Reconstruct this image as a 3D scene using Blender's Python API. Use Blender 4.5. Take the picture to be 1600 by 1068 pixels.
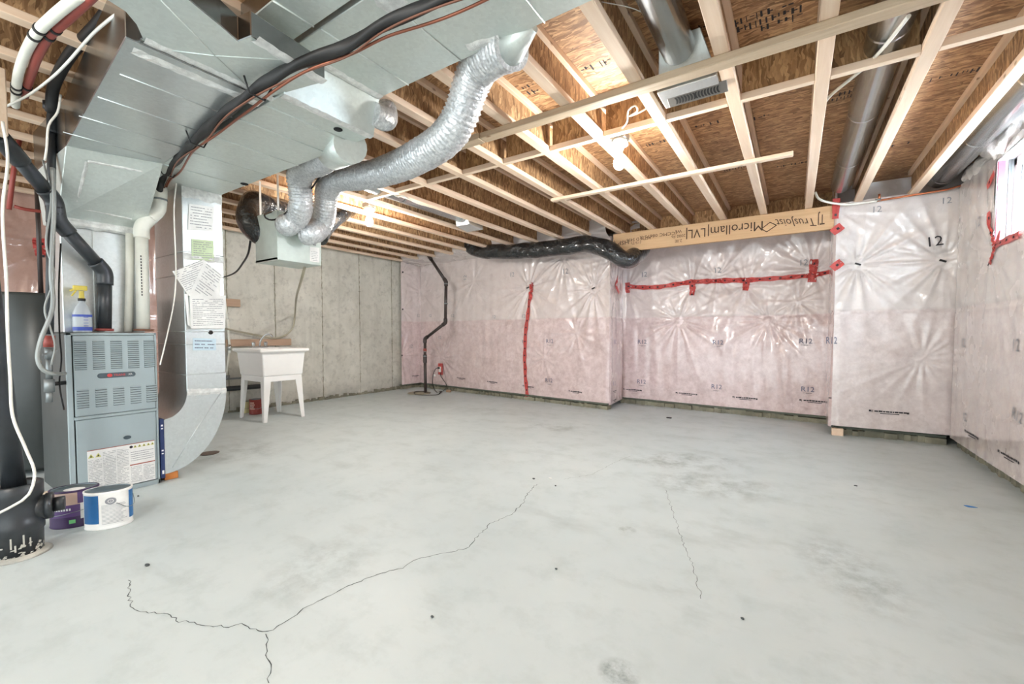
import bpy, bmesh, math, random
import numpy as np
from mathutils import Vector, Matrix
random.seed(7); RNG = np.random.default_rng(7)
for o in list(bpy.data.objects): bpy.data.objects.remove(o)
COL = bpy.context.scene.collection
SC = bpy.context.scene
# ------------------------------------------------------------------ camera
F, CX, CY, H = 668.0, 800.0, 545.0, 1.04       # focal length and principal point in pixels of a 1600x1068 frame
def _u(v): return v/np.linalg.norm(v)
_dY = _u(np.array([1242.-CX, 521.-CY, F]))
_dZ = -_u(np.array([815.-CX, 18500.-CY, F])); _dZ = _u(_dZ-_dZ.dot(_dY)*_dY)
_dX = np.cross(_dY, _dZ)
R = np.stack([_dX, _dY, _dZ])                   # world = R @ (right, down, forward)
C0 = np.array([0, 0, H])
cam = bpy.data.cameras.new('camera'); co = bpy.data.objects.new('camera', cam); COL.objects.link(co)
rt, dn, fw = R[:, 0], R[:, 1], R[:, 2]
co.matrix_world = Matrix(((rt[0], -dn[0], -fw[0], 0), (rt[1], -dn[1], -fw[1], 0), (rt[2], -dn[2], -fw[2], H), (0, 0, 0, 1)))
cam.sensor_width = 36; cam.lens = F/1600*36; cam.shift_y = (CY-534)/1600; cam.clip_start = .05
SC.camera = co
# ------------------------------------------------------------------ light
SC.view_settings.view_transform = 'Standard'; SC.view_settings.look = 'None'
SC.view_settings.gamma = 1; SC.view_settings.use_curve_mapping = False
SC.view_settings.exposure = 1.13
w = bpy.data.worlds.new('World'); SC.world = w; w.use_nodes = True
bg = w.node_tree.nodes['Background']; bg.inputs[0].default_value = (.90, .98, 1, 1); bg.inputs[1].default_value = 1.4
def point(name, loc, power, r=.05, col=(1, .97, .91)):
    l = bpy.data.lights.new(name, 'POINT'); l.energy = power; l.shadow_soft_size = r; l.color = col
    o = bpy.data.objects.new(name, l); COL.objects.link(o); o.location = loc; return o
def area(name, loc, rot, sx, sy, power, col=(1, 1, 1)):
    l = bpy.data.lights.new(name, 'AREA'); l.shape = 'RECTANGLE'; l.size = sx; l.size_y = sy; l.energy = power; l.color = col
    o = bpy.data.objects.new(name, l); COL.objects.link(o); o.location = loc; o.rotation_euler = rot; return o
BULB1 = (-1.02, 2.87, 2.235); BULB2 = (-3.72, 2.93, 2.235)
point('bulb_light', (BULB1[0], BULB1[1], 2.18), 50, .06); point('bulb_light', (BULB2[0], BULB2[1], 2.18), 62, .06)
point('bulb_light', (-1.2, -1.1, 2.18), 60, .1)           # unseen bulb added behind the camera to brighten the room
area('window_daylight', (1.62, 4.02, 1.98), (0, math.radians(55), math.radians(14)), .5, 1.3, 190, (.74, .86, 1)).data.spread = math.radians(110)

# ------------------------------------------------------------------ helpers
def ray(u, v): return R@np.array([u-CX, v-CY, F])
def PX(u, v, X): d = ray(u, v); return C0+d*X/d[0]
def PY(u, v, Y): d = ray(u, v); return C0+d*Y/d[1]
def PZ(u, v, z=0.): d = ray(u, v); return C0+d*(z-H)/d[2]
def lin(r, g, b):
    f = lambda c: (c/12.92 if c <= .04045 else ((c+.055)/1.055)**2.4)
    return (f(r/255), f(g/255), f(b/255), 1)
ORG = {}
def _link(o, parent, org):
    COL.objects.link(o); ORG[o.name] = org
    if parent: o.parent = parent
    return o
STUFF = {'printed_mark', 'louvre_group', 'louvre_slot', 'concrete_curb', 'rough_footing_edge', 'cement_splash', 'scale_mark', 'warning_triangle', 'warning_symbol', 'printed_emblem'}
class MB:
    def __init__(s): s.v = []; s.f = []; s.sm = []
    def add(s, vs, fs, smooth=False):
        n = len(s.v); s.v += [tuple(map(float, p)) for p in vs]
        s.f += [tuple(n+i for i in f) for f in fs]; s.sm += [smooth]*len(fs); return s
    def box(s, a, b):
        x0, x1 = sorted((a[0], b[0])); y0, y1 = sorted((a[1], b[1])); z0, z1 = sorted((a[2], b[2]))
        return s.add([(x0,y0,z0),(x1,y0,z0),(x1,y1,z0),(x0,y1,z0),(x0,y0,z1),(x1,y0,z1),(x1,y1,z1),(x0,y1,z1)],
                     [(3,2,1,0),(4,5,6,7),(0,1,5,4),(1,2,6,5),(2,3,7,6),(3,0,4,7)])
    def obox(s, c, ax, ay, az, hx, hy, hz):
        c = np.array(c, float); ax, ay, az = [np.array(a, float) for a in (ax, ay, az)]
        vs = [c+i*hx*ax+j*hy*ay+k*hz*az for k in (-1, 1) for i, j in ((-1,-1),(1,-1),(1,1),(-1,1))]
        return s.add(vs, [(3,2,1,0),(4,5,6,7),(0,1,5,4),(1,2,6,5),(2,3,7,6),(3,0,4,7)])
    def prism(s, pts, d, smooth=False):
        pts = [np.array(p, float) for p in pts]; d = np.array(d, float); n = len(pts)
        nrm = sum((np.cross(pts[i]-pts[0], pts[(i+1) % n]-pts[0]) for i in range(n)), np.zeros(3))
        if nrm.dot(d) > 0: pts = pts[::-1]
        vs = pts+[p+d for p in pts]
        s.add(vs, [tuple(range(n)), tuple(range(2*n-1, n-1, -1))])
        s.f += [tuple(len(s.v)-2*n+k for k in ((i+1) % n, i, n+i, n+(i+1) % n)) for i in range(n)]; s.sm += [smooth]*n
        return s
    def tube(s, path, r, n=12, caps=True, smooth=True, rfun=None):
        P = [np.array(p, float) for p in path]; m = len(P); rings = []
        T = [_u(P[min(i+1, m-1)]-P[max(i-1, 0)]) for i in range(m)]
        a = np.array([0, 0, 1.]) if abs(T[0][2]) < .9 else np.array([1., 0, 0])
        N = _u(a-a.dot(T[0])*T[0]); vs = []
        for i in range(m):
            N = _u(N-N.dot(T[i])*T[i]); B = np.cross(T[i], N)
            for k in range(n):
                an = 2*math.pi*k/n; rr = rfun(i, k) if rfun else (r[i] if hasattr(r, '__len__') else r)
                vs.append(P[i]+rr*(math.cos(an)*N+math.sin(an)*B))
        fs = [(i*n+k, i*n+(k+1) % n, (i+1)*n+(k+1) % n, (i+1)*n+k) for i in range(m-1) for k in range(n)]
        s.add(vs, fs, smooth)
        if caps:
            b = len(s.v)-len(vs); s.f += [tuple(b+k for k in range(n-1, -1, -1)), tuple(b+(m-1)*n+k for k in range(n))]; s.sm += [False]*2
        return s
    def cyl(s, p, q, r, n=20, r2=None): return s.tube([p, q], [r, r if r2 is None else r2], n)
    def lathe(s, prof, c, n=32, smooth=True, sx=1, sy=1, rot=0):
        c = np.array(c, float); vs = []
        for r, z in prof:
            for k in range(n):
                a = 2*math.pi*k/n; x, y = r*sx*math.cos(a), r*sy*math.sin(a)
                vs.append(c+np.array([x*math.cos(rot)-y*math.sin(rot), x*math.sin(rot)+y*math.cos(rot), z]))
        m = len(prof)
        fs = [(i*n+k, i*n+(k+1) % n, (i+1)*n+(k+1) % n, (i+1)*n+k) for i in range(m-1) for k in range(n)]
        s.add(vs, fs, smooth); return s
    def quad(s, a, b, c, d): return s.add([a, b, c, d], [(0, 1, 2, 3)])
    def grid(s, V, nu, nv, smooth=True):
        return s.add(V, [(j*nu+i, j*nu+i+1, (j+1)*nu+i+1, (j+1)*nu+i) for j in range(nv-1) for i in range(nu-1)], smooth)
    def build(s, name, mat, parent=None, bevel=0, seg=2, sub=0):
        o = s._build(name, mat, parent, bevel, seg, sub)
        if name in STUFF: o['kind'] = 'stuff'
        return o
    def _build(s, name, mat, parent, bevel, seg, sub):
        org = ORG.get(parent.name, np.zeros(3)) if parent else np.zeros(3)
        me = bpy.data.meshes.new(name)
        me.from_pydata([tuple(np.array(p)-org) for p in s.v], [], s.f); me.polygons.foreach_set('use_smooth', s.sm); me.update()
        me.materials.append(mat)
        o = bpy.data.objects.new(name, me)
        if bevel:
            m = o.modifiers.new('bevel', 'BEVEL'); m.width = bevel; m.segments = seg; m.limit_method = 'ANGLE'; m.angle_limit = .7
        if sub:
            m = o.modifiers.new('sub', 'SUBSURF'); m.levels = m.render_levels = sub
        return _link(o, parent, org)
def thing(name, label, cat, loc=(0, 0, 0), group=None):
    o = bpy.data.objects.new(name, None); o.location = loc; o.empty_display_size = .05
    _link(o, None, np.array(loc, float)); return tag(o, label, cat, group)
def tag(o, label, cat, group=None):
    o['label'] = label; o['category'] = cat
    if group: o['group'] = group
    return o
def struct(o, label=None):
    o['kind'] = 'structure'
    if label: o['label'] = label
    return o
def spline(pts, step=.02):
    P = [np.array(p, float) for p in pts]; P = [2*P[0]-P[1]]+P+[2*P[-1]-P[-2]]; out = []
    for i in range(1, len(P)-2):
        a, b, c, d = P[i-1:i+3]; n = max(2, int(np.linalg.norm(c-b)/step))
        for k in range(n):
            t = k/n; out.append(.5*((2*b)+(-a+c)*t+(2*a-5*b+4*c-d)*t*t+(-a+3*b-3*c+d)*t**3))
    out.append(P[-2]); return out
def resample(path, step):
    P = np.array(path); d = np.r_[0, np.cumsum(np.linalg.norm(np.diff(P, axis=0), axis=1))]
    t = np.linspace(0, d[-1], max(3, int(d[-1]/step))); return [np.array([np.interp(x, d, P[:, i]) for i in range(3)]) for x in t]

# ------------------------------------------------------------------ materials
class NT:
    def __init__(s, name):
        s.m = bpy.data.materials.new(name); s.m.use_nodes = True; s.t = s.m.node_tree; s.b = s.t.nodes['Principled BSDF']
        s.co = s.n('ShaderNodeTexCoord').outputs['Object']
    def n(s, typ, **kw):
        n = s.t.nodes.new(typ)
        for k, v in kw.items(): setattr(n, k, v)
        return n
    def l(s, a, b): s.t.links.new(a, b)
    def map(s, sc=(1, 1, 1), rot=(0, 0, 0), src=None):
        m = s.n('ShaderNodeMapping'); m.inputs['Scale'].default_value = sc; m.inputs['Rotation'].default_value = rot
        s.l(src or s.co, m.inputs[0]); return m.outputs[0]
    def noise(s, scale, detail=4, rough=.6, co=None, dist=0):
        n = s.n('ShaderNodeTexNoise'); n.inputs['Scale'].default_value = scale; n.inputs['Detail'].default_value = detail
        n.inputs['Roughness'].default_value = rough; n.inputs['Distortion'].default_value = dist; s.l(co or s.co, n.inputs['Vector']); return n.outputs['Fac']
    def vor(s, scale, co=None, feat='F1', out='Distance', rnd=1):
        n = s.n('ShaderNodeTexVoronoi', feature=feat); n.inputs['Scale'].default_value = scale; n.inputs['Randomness'].default_value = rnd
        s.l(co or s.co, n.inputs['Vector']); return n.outputs[out]
    def ramp(s, fac, *stops):
        r = s.n('ShaderNodeValToRGB'); e = r.color_ramp.elements
        while len(e) < len(stops): e.new(.5)
        for i, (p, c) in enumerate(stops):
            e[i].position = p; e[i].color = c if hasattr(c, '__len__') else (c, c, c, 1)
        s.l(fac, r.inputs[0]); return r.outputs[0]
    def mix(s, a, b, fac, mode='MIX'):
        m = s.n('ShaderNodeMix', data_type='RGBA', blend_type=mode)
        for sock, v in ((m.inputs[6], a), (m.inputs[7], b), (m.inputs[0], fac)):
            if hasattr(v, 'is_linked'): s.l(v, sock)
            else: sock.default_value = v
        return m.outputs[2]
    def math(s, op, a, b=0.):
        m = s.n('ShaderNodeMath', operation=op)
        for i, v in enumerate((a, b)):
            if hasattr(v, 'is_linked'): s.l(v, m.inputs[i])
            else: m.inputs[i].default_value = v
        return m.outputs[0]
    def sep(s): x = s.n('ShaderNodeSeparateXYZ'); s.l(s.co, x.inputs[0]); return x.outputs
    def set(s, **kw):
        for k, v in kw.items():
            i = s.b.inputs[k.replace('_', ' ')]
            if hasattr(v, 'is_linked'): s.l(v, i)
            else: i.default_value = v
        return s
    def bump(s, h, st=.3, d=.01):
        b = s.n('ShaderNodeBump'); b.inputs['Strength'].default_value = st; b.inputs['Distance'].default_value = d
        s.l(h, b.inputs['Height']); s.l(b.outputs[0], s.b.inputs['Normal']); return s
def plain(name, rgb, rough=.5, metal=0, var=.06, scale=6, bump=0, **kw):
    m = NT(name); c = lin(*rgb); n = m.noise(scale, 5)
    lo = tuple(x*(1-var*2) for x in c[:3])+(1,); hi = tuple(min(1, x*(1+var*2)) for x in c[:3])+(1,)
    m.set(Base_Color=m.ramp(n, (.3, lo), (.7, hi)), Roughness=rough, Metallic=metal, **kw)
    if bump: m.bump(m.noise(scale*12, 3), bump)
    return m.m
def wood(name, a, b, axis=1, knots=True, sc=1):
    m = NT(name); s = [26*sc]*3; s[axis] = 1.4*sc
    g = m.noise(1.0, 6, .65, m.map(tuple(s)), .8)
    c = m.ramp(g, (.25, lin(*a)), (.5, lin(*[(x+y)/2 for x, y in zip(a, b)])), (.75, lin(*b)))
    big = m.noise(1.3, 2); c = m.mix(c, lin(*[x*.86 for x in a]), m.ramp(big, (.45, 0), (.8, .5)))
    if knots:
        k = [9.]*3; k[axis] = 4.5
        kn = m.vor(1, m.map(tuple(k))); c = m.mix(c, lin(120, 84, 55), m.ramp(kn, (.03, .9), (.11, 0)))
    m.set(Base_Color=c, Roughness=.7).bump(g, .15, .004); return m.m
def osb(name, long_axis=0, dark=(148, 112, 78), lite=(214, 178, 134), flat=2):
    m = NT(name); cs = []
    for i, (a, b, rot) in enumerate(((62, 15, .35), (48, 11, -.5), (85, 20, .1))):
        s = [a]*3; s[long_axis] = b; s[flat] = 3; r = [0, 0, 0]; r[flat] = rot
        v = m.n('ShaderNodeTexVoronoi', feature='F1'); v.inputs['Scale'].default_value = 1
        dn_ = m.n('ShaderNodeTexNoise'); dn_.inputs['Scale'].default_value = 9; m.l(m.co, dn_.inputs['Vector'])
        mx = m.n('ShaderNodeVectorMath', operation='MULTIPLY_ADD'); mx.inputs[1].default_value = (.06, .06, .06); m.l(dn_.outputs['Color'], mx.inputs[0]); m.l(m.co, mx.inputs[2])
        m.l(m.map(tuple(s), tuple(r), mx.outputs[0]), v.inputs['Vector'])
        sx = m.n('ShaderNodeSeparateColor'); m.l(v.outputs['Color'], sx.inputs[0]); cs.append((sx.outputs[0], sx.outputs[1]))
    sel = m.math('GREATER_THAN', cs[0][1], .5); sel2 = m.math('GREATER_THAN', cs[1][1], .45)
    f = m.mix(cs[0][0], cs[1][0], sel); f = m.mix(f, cs[2][0], sel2)
    g = m.noise(1, 5, .7, m.map(tuple(20 if i == long_axis else 120 for i in range(3))))
    mid = [(x+y)/2 for x, y in zip(dark, lite)]
    c = m.ramp(f, (0, lin(*[x*.82 for x in dark])), (.18, lin(*dark)), (.6, lin(*mid)), (1, lin(*lite)))
    c = m.mix(c, lin(*[x*.8 for x in dark]), m.ramp(g, (.5, 0), (.72, .8)))
    m.set(Base_Color=c, Roughness=.62).bump(f, .5, .004); return m.m
def galv(name, rgb=(214, 220, 220), rough=.33, metal=.8, dent=.1):
    m = NT(name); sp = m.vor(70, out='Color'); bw = m.n('ShaderNodeRGBToBW'); m.l(sp, bw.inputs[0])
    c = m.mix(lin(*rgb), lin(*[x*.95 for x in rgb]), bw.outputs[0])
    sm = m.noise(5, 4); c = m.mix(c, lin(*[x*.93 for x in rgb]), m.ramp(sm, (.5, 0), (.75, .6)))
    rr = m.ramp(m.noise(7, 4), (.3, rough*.9), (.7, rough*1.12))
    m.set(Base_Color=c, Roughness=rr, Metallic=metal).bump(m.noise(1.6, 1), dent*2.2, .06); return m.m
M = {}
M['wood'] = wood('pale_spruce', (238, 216, 193), (220, 190, 162))
M['woodX'] = wood('pale_spruce_cross', (238, 218, 196), (222, 194, 166), 0)
M['greywood'] = wood('weathered_lumber', (205, 186, 160), (172, 150, 124), 0)
M['lvl'] = wood('laminated_beam', (216, 182, 142), (194, 156, 116), 0, False)
M['oldwood'] = wood('brown_board', (192, 164, 140), (168, 138, 114), 1)
M['osbweb'] = osb('osb_web', 2, flat=0)
M['osbrim'] = osb('osb_rim', 2, flat=1, dark=(160, 122, 82), lite=(212, 174, 126))
M['osbfloor'] = osb('osb_subfloor', 0, flat=2, dark=(154, 114, 80), lite=(216, 176, 132))
M['galv'] = galv('galvanised_steel'); M['galvm'] = galv('galvanised_matte', (216, 224, 220), .4, .55, .12)
M['mirror'] = galv('darkened_galvanised_side', (150, 152, 152), .24, 1., .06)  # shinier steel for duct sides, darkened to put their dark reflection into the colour
M['pipe'] = galv('round_pipe_steel', (214, 218, 220), .2, .95, .05)
M['foil'] = plain('foil_tape', (226, 228, 226), .42, .35, .1, 30, .5)
M['white'] = plain('white_plastic', (242, 242, 240), .35, var=.012)
M['pvc'] = plain('white_pvc', (226, 226, 216), .38, var=.05)
M['blackabs'] = plain('black_abs', (44, 48, 52), .36, var=.2)
M['brownabs'] = plain('dark_brown_abs', (58, 50, 48), .4, var=.1)
M['black'] = plain('black_rubber', (26, 26, 27), .55)
M['furnace'] = plain('furnace_enamel', (160, 174, 178), .38, var=.03, scale=3)
M['furnace_shaded'] = plain('furnace_side_in_shade', (74, 80, 80), .45, var=.05)  # darkened enamel: the shadow over the cabinet side is put into its colour
M['gap'] = plain('dark_gap', (20, 22, 24), .8)
M['gasket'] = plain('grey_green_gasket', (92, 98, 86), .7); M['tank'] = plain('dark_grey_tank', (58, 63, 63), .32, var=.06)
M['paper'] = plain('white_paper', (234, 234, 232), .8)
M['greenpaper'] = plain('pale_green_paper', (200, 216, 180), .8)
M['bluepaper'] = plain('pale_blue_label', (196, 216, 226), .7)
M['ink'] = plain('grey_ink', (142, 144, 150), .8); M['inkd'] = plain('dark_ink', (48, 46, 52), .8)
M['brownink'] = plain('brown_ink', (72, 52, 38), .8); M['blueink'] = plain('blue_grey_ink', (96, 100, 122), .8)
M['red'] = plain('red_tape', (188, 74, 70), .4, var=.1, scale=20); M['pinktape'] = plain('pink_tape', (222, 92, 110), .4)
M['redpipe'] = plain('red_pipe', (150, 70, 62), .4); M['copper'] = plain('copper', (196, 120, 84), .3, .8)
M['ltred'] = plain('red_brass', (196, 92, 70), .45, .3)
M['navy'] = plain('navy_card', (34, 50, 96), .5); M['orange'] = plain('orange_wood', (206, 128, 60), .7)
M['yellow'] = plain('yellow_plastic', (226, 206, 90), .4); M['bluecap'] = plain('blue_plastic', (60, 84, 178), .4)
M['purple'] = plain('purple_label', (94, 68, 122), .4); M['purpled'] = plain('dark_purple_label', (62, 40, 84), .4)
M['tan'] = plain('tan_label', (200, 172, 158), .5); M['canblue'] = plain('blue_label', (40, 102, 160), .4)
M['lid'] = plain('lid_grey_metal', (120, 134, 142), .35, .6); M['green'] = plain('green_label', (120, 200, 130), .5)
M['redcan'] = plain('dark_red_can', (128, 44, 36), .45); M['cream'] = plain('cream', (220, 214, 160), .5)
M['steel'] = plain('grey_iron', (140, 146, 148), .4, .6); M['chrome'] = plain('chrome', (205, 208, 210), .15, .95)
M['cable'] = plain('white_cable', (232, 230, 222), .45); M['bx'] = plain('flex_conduit', (158, 162, 160), .4, .3)
M['greyhose'] = plain('beige_grey_hose', (168, 162, 142), .45)
M['fluff'] = plain('fibreglass', (226, 218, 212), .95, var=.1, scale=14, bump=.8)
M['bluetape'] = plain('blue_scrap', (52, 128, 196), .6); M['stone'] = plain('dark_chip', (72, 78, 80), .8)
M['plate'] = plain('dark_nameplate', (70, 84, 92), .4); M['redlogo'] = plain('red_emblem', (206, 60, 56), .5)
M['warn'] = plain('warning_yellow', (206, 206, 120), .6); M['brownband'] = plain('brown_red_band', (160, 84, 70), .6)
M['navydot'] = plain('navy_print', (70, 76, 140), .6)
M['frame'] = plain('window_frame_white', (246, 248, 252), .3)
M['sprayfoam'] = plain('white_spray', (226, 222, 210), .8, var=.12, scale=12)
def foilduct():
    m = NT('crinkled_foil'); n = m.noise(55, 4, .7)
    m.set(Base_Color=m.ramp(n, (.3, lin(176, 180, 184)), (.7, lin(238, 240, 242))), Roughness=.36, Metallic=.45).bump(m.vor(60), .5, .006); return m.m
M['flex'] = foilduct()
def blackduct():
    m = NT('black_polythene_sleeve'); n = m.noise(6, 3, .6, m.map((1, 1, 1)), 1.5)
    m.set(Base_Color=lin(30, 33, 36), Roughness=.2, Coat_Weight=.6, Coat_Roughness=.12).bump(n, .9, .06); return m.m
M['blackduct'] = blackduct()
def poly(name, a, b, top):
    m = NT(name); z = m.sep()[2]
    n = m.noise(14, 7, .75); n2 = m.noise(3.2, 5, .65); n3 = m.noise(40, 3)
    c = m.ramp(n, (.34, lin(*[x*.98 for x in b])), (.62, lin(*a))); c = m.mix(c, lin(*[x*.86 for x in b]), m.ramp(n2, (.5, 0), (.75, .45)))
    t = m.ramp(m.math('MULTIPLY', m.math('SUBTRACT', z, 1.262), 60), (.0, 0), (1, 1))
    c = m.mix(c, lin(*top), m.math('MULTIPLY', t, .62))
    sh = m.ramp(m.noise(3, 3, .6), (.4, .16), (.7, .42))
    m.set(Base_Color=c, Roughness=sh, Specular_IOR_Level=.5, Coat_Weight=.9, Coat_Roughness=.08).bump(n3, .12, .004); return m.m
M['poly'] = poly('pink_batt_under_poly', (228, 210, 209), (208, 184, 183), (224, 216, 213))
M['polyR'] = poly('grey_pink_batt_under_poly', (222, 212, 210), (208, 195, 193), (214, 209, 206))
M['polyL'] = poly('warm_light_tinted_batt', (196, 160, 146), (172, 134, 120), (192, 158, 146))  # the pink batts again, with dim warm light put into a tan colour
def concrete_floor():
    m = NT('concrete_slab'); n1 = m.noise(.8, 6, .62); n2 = m.noise(5, 8, .7); n3 = m.noise(1.7, 5, .65, m.map((1, 2.6, 1), (0, 0, .9)))
    c = m.ramp(n1, (.3, lin(183, 193, 194)), (.7, lin(200, 208, 208)))
    c = m.mix(c, lin(170, 180, 179), m.ramp(n2, (.5, 0), (.72, .55)))
    c = m.mix(c, lin(162, 170, 169), m.ramp(n3, (.56, 0), (.75, .5)))
    x, y, z = m.sep()
    def spot(cx, cy, rx, ry, rot, st, sc):
        dx = m.math('SUBTRACT', x, cx); dy = m.math('SUBTRACT', y, cy); ca, sa = math.cos(rot), math.sin(rot)
        a = m.math('DIVIDE', m.math('ADD', m.math('MULTIPLY', dx, ca), m.math('MULTIPLY', dy, sa)), rx)
        b = m.math('DIVIDE', m.math('SUBTRACT', m.math('MULTIPLY', dy, ca), m.math('MULTIPLY', dx, sa)), ry)
        d = m.math('ADD', m.math('MULTIPLY', a, a), m.math('MULTIPLY', b, b))
        msk = m.ramp(d, (0, 1), (.35, .8), (1, 0)); nn = m.ramp(m.noise(sc, 6, .75), (.42, 0), (.66, 1))
        return m.math('MULTIPLY', m.math('MULTIPLY', msk, nn), st)
    stain = None
    for sp in ((-.75, 3.65, .55, .3, .5, .55, 5), (-.45, 3.2, .5, .35, .3, .6, 6), (.22, 2.35, .2, .4, .3, .5, 9), (-.43, 1.245, .07, .07, 0, .9, 14), (-.72, 2.2, .05, .05, 0, .7, 14),
               (-2.2, 4.2, .4, .2, .4, .5, 5), (-4.1, 1.75, .5, .4, .8, .6, 3), (-1.75, 1.1, .25, .3, .3, .4, 6), (-3.4, 4.6, .6, .3, .2, .35, 4)):
        s_ = spot(*sp); stain = s_ if stain is None else m.math('MAXIMUM', stain, s_)
    c = m.mix(c, lin(116, 124, 122), stain)
    pits = m.ramp(m.vor(22), (.0, 1), (.035, 0)); c = m.mix(c, lin(120, 122, 118), m.math('MULTIPLY', pits, m.ramp(m.noise(1.5, 2), (.45, 0), (.6, .7))))
    m.set(Base_Color=c, Roughness=m.ramp(n2, (.3, .42), (.7, .62))).bump(n2, .08, .01); return m.m
M['floor'] = concrete_floor()
def concrete_wall(name, a, b):
    m = NT(name); n1 = m.noise(2.5, 6, .65); n2 = m.noise(12, 6, .7)
    c = m.ramp(n1, (.3, lin(*b)), (.7, lin(*a))); c = m.mix(c, lin(*[x*.76 for x in b]), m.ramp(n2, (.5, 0), (.74, .6)))
    st = m.noise(1, 4, .6, m.map((8, 8, .7))); c = m.mix(c, lin(*[x*.88 for x in b]), m.ramp(st, (.55, 0), (.8, .5)))
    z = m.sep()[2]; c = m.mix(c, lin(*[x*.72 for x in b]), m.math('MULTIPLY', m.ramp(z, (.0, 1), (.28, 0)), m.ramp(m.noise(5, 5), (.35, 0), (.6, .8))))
    p = m.ramp(m.vor(20), (.04, 1), (.12, 0)); c = m.mix(c, lin(118, 116, 108), m.math('MULTIPLY', p, m.ramp(m.noise(6, 3), (.45, 0), (.6, .8))))
    m.set(Base_Color=c, Roughness=.85).bump(n2, .3, .006); return m.m
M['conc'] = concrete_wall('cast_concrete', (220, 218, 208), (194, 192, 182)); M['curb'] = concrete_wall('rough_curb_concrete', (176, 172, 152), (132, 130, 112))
def emis(name, col, st):
    m = NT(name); m.set(Base_Color=(1, 1, 1, 1), Emission_Color=col, Emission_Strength=st); return m.m
M['bulb'] = emis('lit_bulb', (1, .96, .88, 1), 25); M['sky'] = emis('overcast_daylight', (.9, .95, 1, 1), 3.2)
def glass():
    m = NT('window_glass'); m.set(Base_Color=(1, 1, 1, 1), Roughness=0., Transmission_Weight=1., IOR=1.02); return m.m
M['glass'] = glass()
def clear():
    m = NT('cloudy_clear_plastic'); m.set(Base_Color=lin(226, 234, 240), Roughness=.25, Transmission_Weight=.35); return m.m
M['clear'] = clear()

# ------------------------------------------------------------------ text
_tc = {}
def text_mesh(txt, res=2):
    if txt not in _tc:
        cu = bpy.data.curves.new('t', 'FONT'); cu.body = txt; cu.align_x = 'CENTER'; cu.align_y = 'CENTER'; cu.resolution_u = res
        o = bpy.data.objects.new('t', cu); COL.objects.link(o)
        bpy.context.view_layer.update()
        me = bpy.data.meshes.new_from_object(o.evaluated_get(bpy.context.evaluated_depsgraph_get()))
        _tc[txt] = ([tuple(v.co) for v in me.vertices], [tuple(p.vertices) for p in me.polygons])
        bpy.data.objects.remove(o); bpy.data.curves.remove(cu); bpy.data.meshes.remove(me)
    return _tc[txt]
def text_on(mb, txt, c, ax, ay, size, sx=1.):
    """flat lettering centred at c, reading along ax"""
    v, f = text_mesh(txt); c, ax, ay = [np.array(a, float) for a in (c, ax, ay)]
    return mb.add([c+ax*p[0]*size*sx+ay*p[1]*size for p in v], f)
def scribble(mb, c, ax, ay, w_, h_, rows, fill=.85, words=True, seed=0):
    """rows of tiny unreadable print as short thin dashes"""
    rr = random.Random(seed); c, ax, ay = [np.array(a, float) for a in (c, ax, ay)]
    for i in range(rows):
        y = h_/2-h_*(i+.5)/rows; x = -w_/2; th = h_/rows*.13; end = w_/2*(1 if rr.random() < .75 else rr.uniform(.1, .9))
        while x < end-.002:
            l = min(rr.uniform(.03, .12)*(w_ if words else 1), end-x)
            if rr.random() < fill: mb.quad(*[c+ax*a+ay*b for a, b in ((x, y-th), (x+l, y-th), (x+l, y+th), (x, y+th))])
            x += l+.012*w_
    return mb

# ================================================================== SETTING
# ---- floor
V = []; nx, ny = 90, 90
for j in range(ny):
    for i in range(nx):
        V.append((-7+9.2*i/(nx-1), -2+9*j/(ny-1), 0))
floor = MB().grid(V, nx, ny).build('floor', M['floor']); struct(floor, 'pale grey-green concrete slab floor with hairline cracks and stains')
def crack(pts, wd, seed):
    rr = random.Random(seed); P = resample([PZ(u, v, .0006) for u, v in pts], .018); mb = MB(); prev = None
    for i, p in enumerate(P):
        t = _u(P[min(i+1, len(P)-1)]-P[max(i-1, 0)]); n = np.array([-t[1], t[0], 0]); p = p+n*rr.uniform(-.007, .007)
        wv = wd*rr.uniform(.4, 1.2)
        a, b = p+n*wv/2, p-n*wv/2
        if prev: mb.quad(prev[0], prev[1], b, a)
        prev = (a, b)
    return mb.build('crack', M['stone'], floor)
crack([(203,905),(201,930),(208,949),(230,958),(250,957),(272,964),(275,970),(297,970),(316,977),(337,977),(356,980),(378,974),(406,988),(417,987)], .0035, 1)
crack([(417,987),(437,977),(462,961),(484,944),(500,937),(534,920),(592,896),(629,887),(654,872),(690,865),(729,856),(741,842),(767,817),(796,805),(818,785),(820,776),(838,756)], .0042, 2)
crack([(417,989),(420,1008),(411,1022),(424,1038),(417,1067)], .0034, 3)
crack([(880,748),(925,741),(960,722),(985,712)], .002, 4)
crack([(1040,765),(1065,840),(1085,890),(1095,935)], .0022, 5)

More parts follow.
